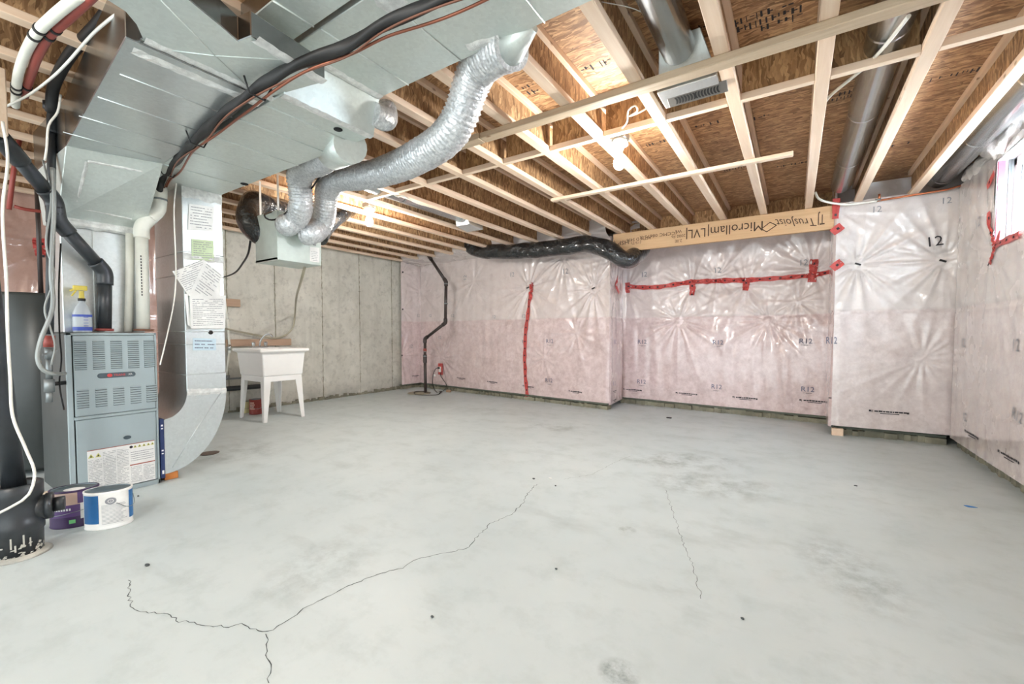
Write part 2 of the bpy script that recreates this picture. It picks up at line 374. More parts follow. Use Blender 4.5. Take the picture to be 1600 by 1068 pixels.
# ---- concrete left wall, form panels
LW = -6.2
wl = MB().box((LW-.3, -2, 0), (LW-.014, 6.6, 2.6)).build('wall_left', M['gap']); struct(wl, 'cast concrete foundation wall with vertical form panel joints')
ys = [1.95, 2.62, 3.24, 3.97, 4.66, 5.36, 5.62]
for a, b in zip(ys[:-1], ys[1:]):
    nu, nv = 14, 40; V = []
    for j in range(nv):
        for i in range(nu):
            y = a+.004+(b-a-.008)*i/(nu-1); z = 2.42*j/(nv-1)
            V.append((LW+.004*math.sin(3*y+z)+random.uniform(0, .0015), y, z))
    mb = MB().grid(V, nu, nv)
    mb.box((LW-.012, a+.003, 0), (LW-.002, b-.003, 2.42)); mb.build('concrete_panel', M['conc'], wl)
for y in ys[1:-1]:                                                   # the thin fins of cement left at the joints, with tie marks
    mb = MB(); P = [np.array([LW+random.uniform(0, .004), y+random.uniform(-.004, .004), z]) for z in np.linspace(.02, 2.4, 60)]
    mb.tube(P, [random.uniform(.003, .009) for _ in P], 5)
    mb.build('joint_fin', M['curb'], wl)
    for z in (.35, .85, 1.3, 1.75, 2.2): MB().lathe([(0, 0), (.02, 0), (.014, .006), (0, .008)], (LW+.004, y, z), 8).build('tie_mark', M['curb'], wl)
rr = random.Random(4); mb = MB(); P = [np.array([LW+.03, y, .0]) for y in np.linspace(2.6, 5.6, 60)]
for i in range(len(P)-1):
    h0 = rr.uniform(.015, .06); mb.obox((LW+rr.uniform(.01, .02), (P[i][1]+P[i+1][1])/2, h0/2), (1, 0, 0), (0, 1, 0), (0, 0, 1), rr.uniform(.01, .03), .027, h0/2)
mb.build('rough_footing_edge', M['curb'], wl)
MB().box((LW, -2, 2.42), (LW+.09, 5.6, 2.59)).build('sill_plate', M['sprayfoam'], wl)

# ---- poly covered insulation
def sines(seed, n, kx, kz):
    g = np.random.default_rng(seed); return [(g.uniform(-kx, kx), g.uniform(-kz, kz), g.uniform(0, 6.28), g.uniform(.4, 1)) for _ in range(n)]
class Poly:
    def __init__(s, name, p0, p1, z0, z1, parent, mat, pins=(), seed=1, drape=.004, lump=.012, taper=.05, holes=(), step=.0145, wamp=.012, label=None):
        s.p0 = np.array([*p0, 0.]); s.p1 = np.array([*p1, 0.]); s.L = np.linalg.norm(s.p1-s.p0); s.t = (s.p1-s.p0)/s.L
        s.n = np.array([s.t[1], -s.t[0], 0]); s.z0, s.z1 = z0, z1; s.taper = taper; s.pins = []
        s.sl = sines(seed, 9, 5, 4); s.sd = sines(seed+50, 10, 42, 3); s.lump, s.drape, s.wamp = lump, drape, wamp
        g = np.random.default_rng(seed+9)
        for p in pins:
            u, v = p[:2]; a = s.px(u, v); amp = p[2] if len(p) > 2 else 1.
            s.pins.append((a[0], a[1], amp, [(int(g.integers(5, 22)), g.uniform(0, 6.28), g.uniform(.3, 1)) for _ in range(4)]))
        nu = max(4, int(s.L/step)); nv = int((z1-z0)/step); S, Z = np.meshgrid(np.linspace(0, s.L, nu), np.linspace(z0, z1, nv))
        P = s.at(S.ravel(), Z.ravel())
        fs = []
        for j in range(nv-1):
            for i in range(nu-1):
                ss = s.L*(i+.5)/(nu-1); zz = z0+(z1-z0)*(j+.5)/(nv-1)
                if any(a < ss < b and c < zz < d for a, b, c, d in holes): continue
                k = j*nu+i; fs.append((k, k+1, k+nu+1, k+nu))
        mb = MB(); mb.add(P, fs, True); s.o = mb.build(name, mat, parent)
        if label: s.o['label'] = label
    def px(s, u, v):
        d = ray(u, v); k = (s.p0-C0).dot(s.n)/d.dot(s.n); q = C0+d*k; return (q-s.p0).dot(s.t), q[2]
    def disp(s, S, Z):
        S = np.asarray(S, float); Z = np.asarray(Z, float)
        d = sum(a*np.sin(kx*S+kz*Z+p) for kx, kz, p, a in s.sl)*s.lump*.3
        d = d+sum(a*np.sin(kx*S+kz*Z+p) for kx, kz, p, a in s.sd)*s.drape*.3
        for ps, pz, amp, lst in s.pins:
            x, z = S-ps, Z-pz; r = np.hypot(x, z)+1e-6; th = np.arctan2(z, x)
            wv = sum(a*(1-3*np.abs(np.sin(n*th/2+p+.8*np.sin(2*th+p)))**.7) for n, p, a in lst)/2
            d = d+amp*s.wamp*1.25*wv*np.exp(-r/.4)*np.minimum(1, r/.07)-amp*.02*np.exp(-(r/.09)**2)
        d = d-.008*np.exp(-((Z-1.262)/.012)**2)                       # the joint between upper and lower batts
        e = np.clip(np.minimum(S, s.L-S)/s.taper, 0, 1) if s.taper else 1.
        return (d+.018)*e
    def at(s, S, Z, off=0.):
        S = np.atleast_1d(np.asarray(S, float)); Z = np.atleast_1d(np.asarray(Z, float)); D = s.disp(S, Z)+off
        return [s.p0+s.t*a+s.n*d+np.array([0, 0, z]) for a, z, d in zip(S, Z, D)]
    def text(s, txt, u, v, size, rot=0., mat='ink', sx=1.):
        a, z = s.px(u, v); vv, f = text_mesh(txt); c, sn = math.cos(rot), math.sin(rot)
        X = [(p[0]*sx*c-p[1]*sn)*size for p in vv]; Y = [(p[0]*sx*sn+p[1]*c)*size for p in vv]
        gx, gz = np.meshgrid(np.linspace(min(X), max(X), 9), np.linspace(min(Y), max(Y), 9))
        d0 = float(max(s.disp(a+gx.ravel(), z+gz.ravel())))+.003
        P = [s.p0+s.t*(a+x)+s.n*d0+np.array([0, 0, z+y]) for x, y in zip(X, Y)]
        return MB().add(P, f).build('printed_mark', M[mat], s.o)
    def line(s, u, v, ln, sz=.018, rot=0., mirror=1):
        """a footer of tiny print: two dashes of print between small ticks"""
        a, z = s.px(u, v); rr = random.Random(int(u*7+v)); mb = MB()
        def q(x0, x1, y0, y1):
            n = max(2, int((x1-x0)/.02)); xs = np.linspace(x0, x1, n+1)
            for i in range(n):
                pts = [(xs[i], y0), (xs[i+1], y0), (xs[i+1], y1), (xs[i], y1)]
                mb.quad(*s.at([a+p[0]*math.cos(rot)-p[1]*math.sin(rot) for p in pts], [z+p[0]*math.sin(rot)+p[1]*math.cos(rot) for p in pts], .003))
        x = -ln*.3
        while x < ln*.32:
            l = rr.uniform(.01, .03); q(x, x+l, 0, sz*rr.uniform(.6, .9)); x += l+.004
        q(-ln*.18, ln*.22, -sz*.9, -sz*.5); q(-ln*.42, -ln*.37, 0, sz); q(-ln*.36, -ln*.345, -sz*.4, sz); q(ln*.37, ln*.42, -sz*.3, sz*.7)
        return mb.build('printed_mark', M['inkd'], s.o)
    def tape(s, pts, wd, mat='red', dots=True):
        A = [s.px(u, v) for u, v in pts]; Q = resample([(a, z, 0) for a, z in A], .012); mb = MB(); md = MB(); prev = None; rr = random.Random(len(pts)+int(pts[0][0]))
        for i, p in enumerate(Q):
            t = _u(Q[min(i+1, len(Q)-1)]-Q[max(i-1, 0)]); n = np.array([-t[1], t[0]]); ww = wd*(1+.12*math.sin(i*.35)+rr.uniform(-.05, .05))
            xs = [p[:2]+n*ww*k for k in (-.5, -.17, .17, .5)]
            cur = s.at([q[0] for q in xs], [q[1] for q in xs], .009)
            if prev:
                for k in range(3): mb.quad(prev[k], cur[k], cur[k+1], prev[k+1])
            prev = cur
            if dots and i % 9 == 4:
                m_ = .16*wd; e = [p[:2]+n*a+t[:2]*b for a, b in ((-m_, -.012), (m_, -.012), (m_, .012), (-m_, .012))]
                md.quad(*s.at([q[0] for q in e], [q[1] for q in e], .0115))
        o = mb.build('sheathing_tape', M[mat], s.o)
        if md.v: md.build('printed_mark', M['inkd'], s.o)
        return o
    def staple(s, u, v, l=.045, rot=.3):
        a, z = s.px(u, v); c, sn = math.cos(rot), math.sin(rot)
        p = s.at(a, z, .006)[0]; ax = s.t*c+np.array([0, 0, sn]); ay = -s.t*sn+np.array([0, 0, c])
        return MB().obox(p, ax, ay, s.n, l/2, .008, .006).build('insulation_clip', M['black'], s.o)
wb = MB().box((-6.5, 6.42, 0), (1.6, 6.7, 2.6)).build('wall_back', M['conc']); struct(wb, 'back basement wall hung with poly covered pink insulation')
BLa, BLb = (-6.1, 5.98), (-2.11, 5.6)
Z0 = .085
left = Poly('insulation_blanket', (LW+.075, 5.52), (LW+.1, 5.98), Z0, 2.4, wb, M['poly'], [(629,425,.7),(629,483,.7),(628,555,.9),(661,458,.6)], 3, label='narrow strip of pink insulation on the concrete side wall')
left.n = np.array([1., 0, 0])
BL = Poly('insulation_blanket', BLa, BLb, Z0, 2.36, wb, M['poly'], [(824,449,1.2),(926,450,1.4),(661,458,.5),(690,560,.6),(740,440,.5),(960,405,.8),(880,400,.8),(900,520,.7),(850,560,.5)], 5, drape=.005, wamp=.016, label='wide pink insulation blanket left of the bump corner')
SIDE = Poly('insulation_blanket', BLb, (-2.17, 6.3), .06, 2.36, wb, M['poly'], [(960,447,.8)], 7, taper=.03, drape=.002, lump=.006, label='narrow return of the insulation at the bump corner')
MID = Poly('insulation_blanket', (-2.17, 6.3), (.33, 6.12), .085, 2.59, wb, M['poly'], [(979,450,1),(1080,448,1.3),(1120,432,1.2),(1164,445,1.6),(1200,500,.8),(1060,500,.8),(1270,420,1.2),(1245,470,.9),(1302,425,.8)], 11, drape=.006, wamp=.016, label='recessed pink insulation under the laminated beam')
RS = Poly('insulation_blanket', (.33, 6.12), (.33, 5.46), .085, 2.59, wb, M['poly'], [], 12, taper=.03)
RB = Poly('insulation_blanket', (.33, 5.46), (1.23, 5.515), .1, 2.36, wb, M['polyR'], [(1341,412,1.6),(1476,406,1.3),(1310,330,.5),(1440,560,.5)], 13, drape=.003, label='pink insulation panel in the corner beside the window wall')
# poly tucked up between the joist ends
def tuck(p0, p1, y1, seed):
    g = sines(seed, 8, 14, 9); n = 90; V = []; m = 14
    for j in range(m):
        for i in range(n):
            q = np.array(p0)+(np.array(p1)-np.array(p0))*i/(n-1); f = j/(m-1)
            yy = q[1]+(y1-q[1])*min(1, f*2); zz = 2.33+.06*min(1, f*2)+.2*max(0, f*2-1)
            V.append((q[0], yy+.012*sum(a*math.sin(kx*q[0]+kz*f*3+p) for kx, kz, p, a in g)/2, min(zz, 2.588)))
    return MB().grid(V, n, m).build('tucked_poly', M['polyR'], wb)
tuck(BLa, BLb, 5.42, 31); tuck((-2.1, 5.62), (-1.8, 5.9), 5.9, 33); tuck((.33, 5.48), (1.42, 5.53), 5.75, 32)
for tx, u, v, sz, rot in (('12',800,429,.1,0),('12',883,424,.11,0),('12',728,434,.1,1.5),('12',673,493,.08,0),('12',708,493,.08,0),('12',773,495,.08,0),('12',818,494,.08,0),('12',688,527,.08,0),('12',819,533,.08,0),('12',715,403,.08,0)):
    BL.text(tx, u, v, sz, rot, 'ink')
for u, v in ((859,533),(859,594)): BL.text('R12', u, v, .085, 0, 'blueink'); BL.line(u, v+6, .1, .005)
for u, v in ((721,591),(770,597),(826,604),(900,612)): BL.line(u, v, .26, rot=-.02)
for u, v in ((666,439),(642,410)): left.text('12', u-6, v, .08, 1.5, 'ink')
left.text('12', 641, 541, .09, 0, 'ink'); left.text('12', 652, 493, .08, 0, 'ink'); left.line(648, 587, .2)
for u, v in ((958,534),(957,599)): SIDE.text('R12', u, v, .085, 0, 'blueink')
for u, v in ((958,625),(958,611)): SIDE.line(u, v, .2)
for u, v in ((1006,429),(1120,422),(1255,410)): MID.text('12', u, v, .1, 0, 'ink')
for u, v in ((1004,534),(1122,535),(1259,533),(1003,596),(1120,604),(1262,608)): MID.text('R12', u, v, .085, 0, 'blueink'); MID.line(u, v+6, .1, .005)
for u, v in ((989,609),(1073,615),(1164,622),(1272,627)): MID.line(u, v, .34)
RB.text('12', 1370, 327, .085, 0, 'ink'); RB.text('12', 1459, 378, .13, .1, 'inkd'); RB.text('12', 1478, 314, .08, 0, 'ink'); RB.text('R12', 1299, 532, .1, 0, 'blueink', .6)
RB.line(1388, 644, .36); RB.text('-', 1297, 620, .1, 0, 'inkd')
for p, a in ((left, ((629,425),(629,483),(628,555),(661,458))), (BL, ((824,449),(926,450))), (RB, ((1341,412),(1474,407)))):
    for k, (u, v) in enumerate(a): p.staple(u, v, .05 if p is not left else .03, (1.4 if p is left else (.35 if p is BL else -.4)))
t_ = BL.tape([(829,441),(826,480),(822,520),(821,560),(822,590),(826,628)], .062); t_['label'] = 'long vertical strip of red tape on the pink insulation'
MID.tape([(977,447),(1010,449),(1031,448),(1055,444),(1078,440),(1120,438),(1164,437)], .062); MID.tape([(1164,437),(1200,435),(1261,430),(1303,423)], .055)
MID.tape([(980,441),(980,457)], .065); MID.tape([(1081,440),(1080,461)], .07); MID.tape([(1166,434),(1163,453)], .07); MID.tape([(1272,404),(1268,440)], .08)
SIDE.tape([(964,430),(961,445),(966,458)], .05, dots=False)
for y0, y1 in ((310, 342), (352, 364), (408, 420)): RB.tape([(1307, y0), (1305, y1)] if y0 == 310 else [(1300, y1), (1316, y0)], .06 if y0 == 310 else .07)
# curb along the foot of the walls
def curb(pts, h, seed, dep=.05):
    rr = random.Random(seed); Q = resample([(*p, 0) for p in pts], .045); mb = MB()
    for a, b in zip(Q[:-1], Q[1:]):
        t = _u(b-a); n = np.array([t[1], -t[0], 0]); hh = h*rr.uniform(.8, 1.05); d = dep*rr.uniform(.75, 1.25)
        mb.obox((a+b)/2+np.array([0, 0, hh/2])-n*.02+n*(d-dep)/2, t, n, (0, 0, 1), np.linalg.norm(b-a)/2, d, hh/2)
    mb.build('concrete_curb', M['curb'], wb)
    mb = MB(); Q = resample([(*p, 0) for p in pts], .3)
    for a, b in zip(Q[:-1], Q[1:]):
        t = _u(b-a); n = np.array([t[1], -t[0], 0])
        mb.obox((a+b)/2+np.array([0, 0, .074]), t, n, (0, 0, 1), np.linalg.norm(b-a)/2, .03, .011)
    mb.build('sill_gasket', M['gasket'], wb)
curb([BLa, BLb], .055, 1); curb([(-2.17, 6.3), (.33, 6.12)], .06, 2); curb([(.36, 5.56), (1.2, 5.58)], .06, 3)
curb([(LW+.06, 5.5), (LW+.06, 5.98)], .05, 5, .03)
MB().box((.335, 5.44, 0), (.43, 5.5, .072)).build('wood_block', M['wood'], wb, .003)

# ---- right wall with basement window
RW = 1.23; WY0, WY1, WZ0, WZ1 = 3.1, 4.66, 1.71, 2.31
wr = MB().box((RW+.14, -2, 0), (RW+.4, WY0, 2.6)).box((RW+.14, WY1, 0), (RW+.4, 6.6, 2.6)).box((RW+.14, WY0, 0), (RW+.4, WY1, WZ0)).box((RW+.14, WY0, WZ1), (RW+.4, WY1, 2.6)).build('wall_right', M['conc'])
struct(wr, 'right basement wall of poly covered insulation with a bright window')
SR0, SR1 = 5.52-WY1, 5.52-WY0
RP = Poly('insulation_blanket', (RW, 5.516), (RW+.03, -2), .085, 2.37, wr, M['polyR'], [(1488,406,1.2),(1552,390,.8)], 17, drape=.003, lump=.008, wamp=.006, taper=.03, holes=[(SR0, SR1, WZ0, WZ1)], step=.018)
for tx, u, v, sz, rot in (('12',1534,348,.12,.2),('12',1593,540,.12,0),('12',1510,536,.11,0),('12',1513,652,.1,0),('R12',1597,650,.1,-.2)): RP.text(tx, u, v, sz, rot, 'ink')
RP.line(1524, 680, .4); RP.line(1582, 715, .4); RP.line(1481, 658, .2)
RP.staple(1489, 406, .03, .8)
for a in ([(1552,330),(1556,382)], [(1568,362),(1556,388),(1551,412)], [(1556,384),(1600,366)], [(1550,292),(1562,268)]): RP.tape(a, .05)
curb([(RW+.06, 5.5), (RW+.09, -2)], .06, 6, .04)
# recess lining, frame, panes
d0, d1 = RW-.005, RW+.15
for a, b in (((d0, WY1, WZ0), (d1, WY1+.012, WZ1)), ((d0, WY0-.012, WZ0), (d1, WY0, WZ1)), ((d0, WY0, WZ0-.012), (d1, WY1, WZ0)), ((d0, WY0, WZ1), (d1, WY1, WZ1+.012))): MB().box(a, b).build('window_reveal', M['frame'], wr)
MB().box((RW-.002, WY1-.012, WZ0), (RW+.035, WY1-.001, WZ1)).build('sheathing_tape', M['pinktape'], wr)
MB().box((RW+.05, WY1-.016, WZ0), (RW+.066, WY1-.002, WZ1)).build('jamb_gasket', M['steel'], wr)
fx0, fx1 = RW+.078, RW+.135
wf = bpy.data.objects.new('window_1', None); _link(wf, None, np.zeros(3)); struct(wf, 'white framed basement window, blown out by daylight')
for a, b in (((WY0, WZ0), (WY1, WZ0+.06)), ((WY0, WZ1-.06), (WY1, WZ1)), ((WY0, WZ0), (WY0+.06, WZ1)), ((WY1-.06, WZ0), (WY1, WZ1)), (((WY0+WY1)/2-.04, WZ0), ((WY0+WY1)/2+.04, WZ1))):
    MB().box((fx0, a[0], a[1]), (fx1, b[0], b[1])).build('frame_rail', M['frame'], wf, .006)
for a, b in ((WY0+.06, (WY0+WY1)/2-.04), ((WY0+WY1)/2+.04, WY1-.06)): MB().box((RW+.1, a, WZ0+.06), (RW+.106, b, WZ1-.06)).build('pane', M['glass'], wf)

# ---- ceiling: subfloor sheets, I-joists, blocking
JZ = 2.35; JT = 2.591; SP = .406; FWD = .064
ceil = MB().box((-6.5, -2, JT+.02), (1.65, 6.7, JT+.04)).build('ceiling', M['osbfloor']); struct(ceil, 'open basement ceiling of I-joists under OSB subfloor')
yy = [-2, -.25, .97, 2.19, 3.41, 4.63, 6.6]
for r, (a, b) in enumerate(zip(yy[:-1], yy[1:])):
    xs = [-6.5, -4.86+.6*(r % 2)-.3, -2.42+.6*(r % 2)-.3, .02+.6*(r % 2)-.3, 1.65]
    for c, d in zip(xs[:-1], xs[1:]):
        MB().box((c+.0015, a+.0015, JT), (d-.0015, b-.0015, JT+.019)).build('subfloor_sheet', M['osbfloor'], ceil)
jm = {}
def joist(x, y0, y1):
    key = (y0, y1)
    if key not in jm:
        jm[key] = []
        L = y1-y0
        for nm, mb, mt in (('bottom_flange', MB().box((-FWD/2, 0, 0), (FWD/2, L, .038)), 'wood'), ('web', MB().box((-.005, 0, .03), (.005, L, .211)), 'osbweb'), ('top_flange', MB().box((-FWD/2, 0, .203), (FWD/2, L, JT-JZ)), 'wood')):
            o = mb.build(nm, M[mt], None, .003 if 'fl' in nm else 0, 1); jm[key].append(o.data); me = o.data; nmn = o.name; bpy.data.objects.remove(o)
    j = bpy.data.objects.new('floor_joist', None); j.location = (x+FWD/2, y0+.0, JZ); j.empty_display_size = .05; _link(j, ceil, np.zeros(3))
    for nm, me in zip(('bottom_flange', 'web', 'top_flange'), jm[key]):
        o = bpy.data.objects.new(nm, me); COL.objects.link(o); o.parent = j
        if 'fl' in nm:
            m = o.modifiers.new('bevel', 'BEVEL'); m.width = .003; m.segments = 1
    return j
JX = {k: .061+SP*k for k in range(-15, 3)}
for k, x in JX.items():
    joist(x, -1.9+.0137*(k % 7), 5.42 if x < -2.05 else (5.9 if x < .5 else 5.56))
MB().box((-2.0, 5.9, JZ), (.33, 5.93, JT)).build('rim_board', M['osbrim'], ceil)
for k in range(-9, 2):                                                # bridging strips nailed between the flanges
    if k+1 in JX:
        a, b = JX[k]+FWD+.001, JX[k+1]-.001
        MB().box((a, 2.755, JZ+.001), (b, 2.795, JZ+.039)).build('blocking_strip', M['woodX'], ceil, .002, 1)
        if -7 <= k <= 0: MB().box((a, 2.80, JZ+.01), (b, 2.812, JT-.004)).build('blocking_panel', M['osbrim'], ceil)
# stamps on the OSB
def stamp(u, v, ln, rows, seed, z=JT-.0012):
    p = PZ(u, v, z); mb = MB(); rr = random.Random(seed)
    for r in range(rows):
        x = -ln/2
        while x < ln/2:
            wv = rr.uniform(.008, .028); h_ = rr.choice((.03, .045, .055))
            if rr.random() < .8: mb.quad(*[(p[0]+x+a, p[1]+r*.06+b, z) for a, b in ((0, 0), (0, h_), (wv*.45, h_), (wv*.45, 0))])
            if rr.random() < .5: mb.quad(*[(p[0]+x+a, p[1]+r*.06+b, z) for a, b in ((0, h_*.4), (0, h_*.6), (wv, h_*.6), (wv, h_*.4))])
            x += wv+.008
    mb.build('printed_mark', M['inkd'], ceil)
for i, s_ in enumerate(((925,100,.22,1),(1195,15,.3,2),(1105,192,.17,1),(1022,222,.14,1),(830,130,.15,2),(1190,180,.1,1),(1240,255,.26,1),(1310,152,.18,1),(1500,112,.25,1),(1225,28,.2,1),(1090,40,.1,1),(1038,62,.08,1),(1330,140,.12,1),(1400,225,.2,1),(1150,262,.2,1))): stamp(*s_, seed=i)
# near stretch of the left wall: pink poly coloured as in dim warm light
LP = Poly('insulation_blanket', (LW+.02, -2), (LW+.02, 1.93), .1, 2.5, wl, M['polyL'], [(60,385,1)], 23, drape=.008, step=.03, label='pink poly covered insulation behind the furnace, coloured tan for the dim warm light')
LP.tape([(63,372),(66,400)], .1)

# ================================================================== TIMBER THINGS
lb = tag(MB().box((-2.02, 5.47, 2.105), (.31, 5.515, 2.345)).build('laminated_beam', M['lvl'], None, .003, 1), 'long laminated timber beam with upside down black lettering under the joist ends', 'beam')
mb = MB(); Yf = 5.4675
for tx, u, v, sz, sx in (('Microllam', 1150, 356.5, .15, .9), ('LVL', 1089, 363.5, .15, .85), ('|', 1107, 361, .15, 1), ('|', 1073, 366, .15, 1), ('WS', 1060, 361, .05, 1), ('2000 Fb', 1060, 368.5, .05, 1), ('2.0E', 1060, 376, .05, 1),
                         ('(CCMC 08675-R', 1028, 367, .055, 1.2), ('ASTM D 5456', 998, 373, .055, 1.), ('(15/7)', 994, 379, .045, 1.2), ('HSP (', 971, 379, .075, 1.2), ('TJ', 1283, 342, .15, .5)):
    p = PY(u, v, Yf); text_on(mb, tx, p, (-1, 0, .0), (0, 0, -1), sz, sx)
mb.build('printed_mark', M['brownink'], lb)
mb = MB(); p = PY(1248, 349, Yf); text_on(mb, 'TrusJoist', p+np.array([-.03, 0, .02]), (-1, 0, .12), (.3, 0, -1), .12, .8)
for a, b, c, d in ((.17, .0, .26, .06), (.26, .06, .2, .1), (.2, .1, .12, .04), (.12, .04, .17, 0)):
    q0, q1 = p+np.array([-a-.02 if 0 else -.46+a, 0, -.05+b]), p+np.array([-.46+c, 0, -.05+d]); mb.tube([q0, q1], .004, 4)
mb.build('printed_mark', M['brownink'], lb)

def board(name, a, b, label, mat, cat='board'):
    return tag(MB().box(a, b).build(name, M[mat], None, .004, 1), label, cat)
board('strapping_board', (-1.74, 2.25, 2.311), (.78, 2.325, 2.349), 'long weathered timber strap nailed crosswise under the joists', 'greywood')
board('strapping_board', (-2.42, 2.24, 2.309), (-1.745, 2.32, 2.349), 'short grey timber strap end butted against the long strap behind the foil hose', 'greywood')
board('furring_strip', (-2.0, 3.70, 2.322), (-.035, 3.755, 2.349), 'thin pale furring strip under the joists beyond the bare bulb', 'woodX')
p = PX(0, 80, -3.3); tag(MB().box((p[0]-.05, p[1]-.06, PX(4, 212, -3.3)[2]), (p[0]+.02, PX(8, 80, p[0]+.02)[1], 2.348)).build('timber_cleat', M['woodX'], None, .004, 1), 'pale timber cleat hanging from the joists at the left picture edge', 'cleat')

# ================================================================== DUCTS
def seam(par, mat, a, b, r=.006): MB().tube([a, b], r, 6).build('standing_seam', M[mat], par)
def strip(a, b, wd, nrm, seed, th=.004, parent=None, name='sealant_strip', mat='foil'):
    """ragged strip of sealing tape or mastic laid from a to b"""
    rr = random.Random(seed); a, b, nrm = [np.array(x, float) for x in (a, b, nrm)]; t = _u(b-a); s_ = np.cross(nrm, t); n = max(3, int(np.linalg.norm(b-a)/.025)); mb = MB(); V = []
    for i in range(n+1):
        c = a+(b-a)*i/n+nrm*th
        for k in (-1, -.4, .3, 1): V.append(c+s_*wd/2*k*rr.uniform(.8, 1.2)+nrm*(rr.uniform(0, .004) if abs(k) < 1 else -th))
    mb.grid(V, 4, n+1, False); return mb.build(name, M[mat], parent)
DN = (0, 0, -1)
# -- return duct: drop beside the furnace, then the trunk along the ceiling
FX = -3.67
rd = thing('return_duct', 'galvanised return air duct that drops beside the furnace and runs along the ceiling', 'duct', (FX, 1.4, 0))
ZL, ZH, YR, YL = 2.095, 2.27, 1.53, 1.05
XS = -1.9
MB().box((-4.05, YL, ZL), (XS, YR, JZ-.002)).build('low_trunk', M['galvm'], rd, .003, 1)
mb = MB(); mb.prism([(XS, YL, ZL), (XS+.05, YL, ZH), (XS+.05, YL, JZ-.002), (XS, YL, JZ-.002)], (0, YR-YL, 0)); mb.build('step_piece', M['galvm'], rd)
MB().box((XS+.05, YL, ZH), (.2, YR-.01, JZ-.002)).build('shallow_trunk', M['galvm'], rd, .003, 1)
for x in (-3.3, -2.95, -2.62, -2.3, -2.06): seam(rd, 'galvm', (x, YL, ZL-.002), (x, YR, ZL-.001), .0035)
for x in (-1.62, -1.28, -.85, -.4): seam(rd, 'galvm', (x, YL, ZH-.002), (x, YR-.01, ZH-.001), .004)
strip((XS-.02, YL, ZL), (XS-.02, YR, ZL), .05, DN, 1, parent=rd); strip((XS+.07, YL, ZH), (XS+.07, YR-.01, ZH), .05, DN, 2, parent=rd)
strip((-1.28, YL, ZH), (-1.28, YL+.1, ZH), .1, DN, 3, parent=rd); strip((-.85, YL, ZH), (-.85, YL+.05, ZH), .08, DN, 5, parent=rd); strip((-1.2, YR-.06, ZH), (-1.05, YR-.03, ZH), .05, DN, 4, parent=rd)
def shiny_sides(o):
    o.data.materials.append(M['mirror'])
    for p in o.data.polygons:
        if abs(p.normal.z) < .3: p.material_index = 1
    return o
def hole(x, y, z, r, parent): MB().lathe([(0, 0), (r*.8, 0), (r, .003), (r, .006)], (x, y, z-.006), 20).build('test_plug', M['gap'], parent)
p = PZ(525, 159, ZH-.0); hole(XS-.09, 1.38, ZL, .022, rd); p = PZ(382, 287, ZL); hole(p[0], p[1], ZL, .025, rd)
# round stub at the step
mb = MB(); sx0 = XS+.02; mb.tube(spline([(sx0, YR-.02, 2.2), (sx0, YR+.05, 2.2), (sx0-.03, YR+.10, 2.235), (sx0-.06, YR+.12, 2.3)], .012), .06, 18); mb.build('round_stub', M['flex'], rd)
# the drop
DY0, DY1, DXB = 1.275, 1.533, -4.2
MB().box((DXB, DY0, .6), (FX, DY1, ZL)).build('drop', M['galv'], rd, .003, 1)
for z in (.96, 1.055, .74, 1.47, 1.63): MB().tube([(DXB, DY0-.002, z), (FX+.003, DY0-.002, z), (FX+.003, DY1+.002, z)], .0035, 5).build('standing_seam', M['galv'], rd)
strip((FX, DY0, ZL-.03), (FX, DY1, ZL-.03), .09, (1, 0, 0), 8, parent=rd); strip((FX, DY0, 1.6), (FX, DY1, 1.6), .05, (1, 0, 0), 9, parent=rd)
strip((FX, DY0, .615), (FX, DY1, .6), .045, (1, 0, 0), 10, parent=rd)
# shoe elbow: a quarter sweep from the drop into the side of the furnace
mb = MB(); n = 36; A = []; B = []
ey, ez = 1.135, .62; 
for i in range(n+1):
    a = math.pi/2*i/n
    A.append((ey+(DY0-ey)*math.cos(a), ez-(.18)*math.sin(a)))              # throat
    B.append((ey+(DY1-ey)*max(0, math.cos(a)), ez-.565*math.sin(a)))   # heel
A[-1] = (ey, .435); B[-1] = (ey, .055)
V = []
for x in (FX, DXB):
    for y, z in A: V.append((x, y, z))
    for y, z in B: V.append((x, y, z))
m_ = n+1; fs = []
for i in range(n):
    fs += [(i, i+1, m_+i+1, m_+i), (2*m_+i+1, 2*m_+i, 3*m_+i, 3*m_+i+1), (i+1, i, 2*m_+i, 2*m_+i+1), (m_+i, m_+i+1, 3*m_+i+1, 3*m_+i)]
fs += [(m_-1, 3*m_-1, 4*m_-1, 2*m_-1)]
mb.add(V, fs); mb.build('shoe_elbow', M['galv'], rd)
q = [(FX+.002, *B[2]), (FX+.002, *A[-1])]
MB().tube([(FX+.001, DY1-.03, .6), (FX+.001, 1.33, .34), (FX+.001, ey+.04, .09)], .0025, 5).build('cross_crease', M['galv'], rd)
mb = MB(); mb.lathe([(0, 0), (.012, 0), (.016, .004), (.016, .008)], (0, 0, 0), 16)
mb.v = [(FX+.006-z*.6, PX(329,519,FX)[1]+x, PX(329,519,FX)[2]+y) for x, y, z in mb.v]; mb.build('test_plug', M['black'], rd)
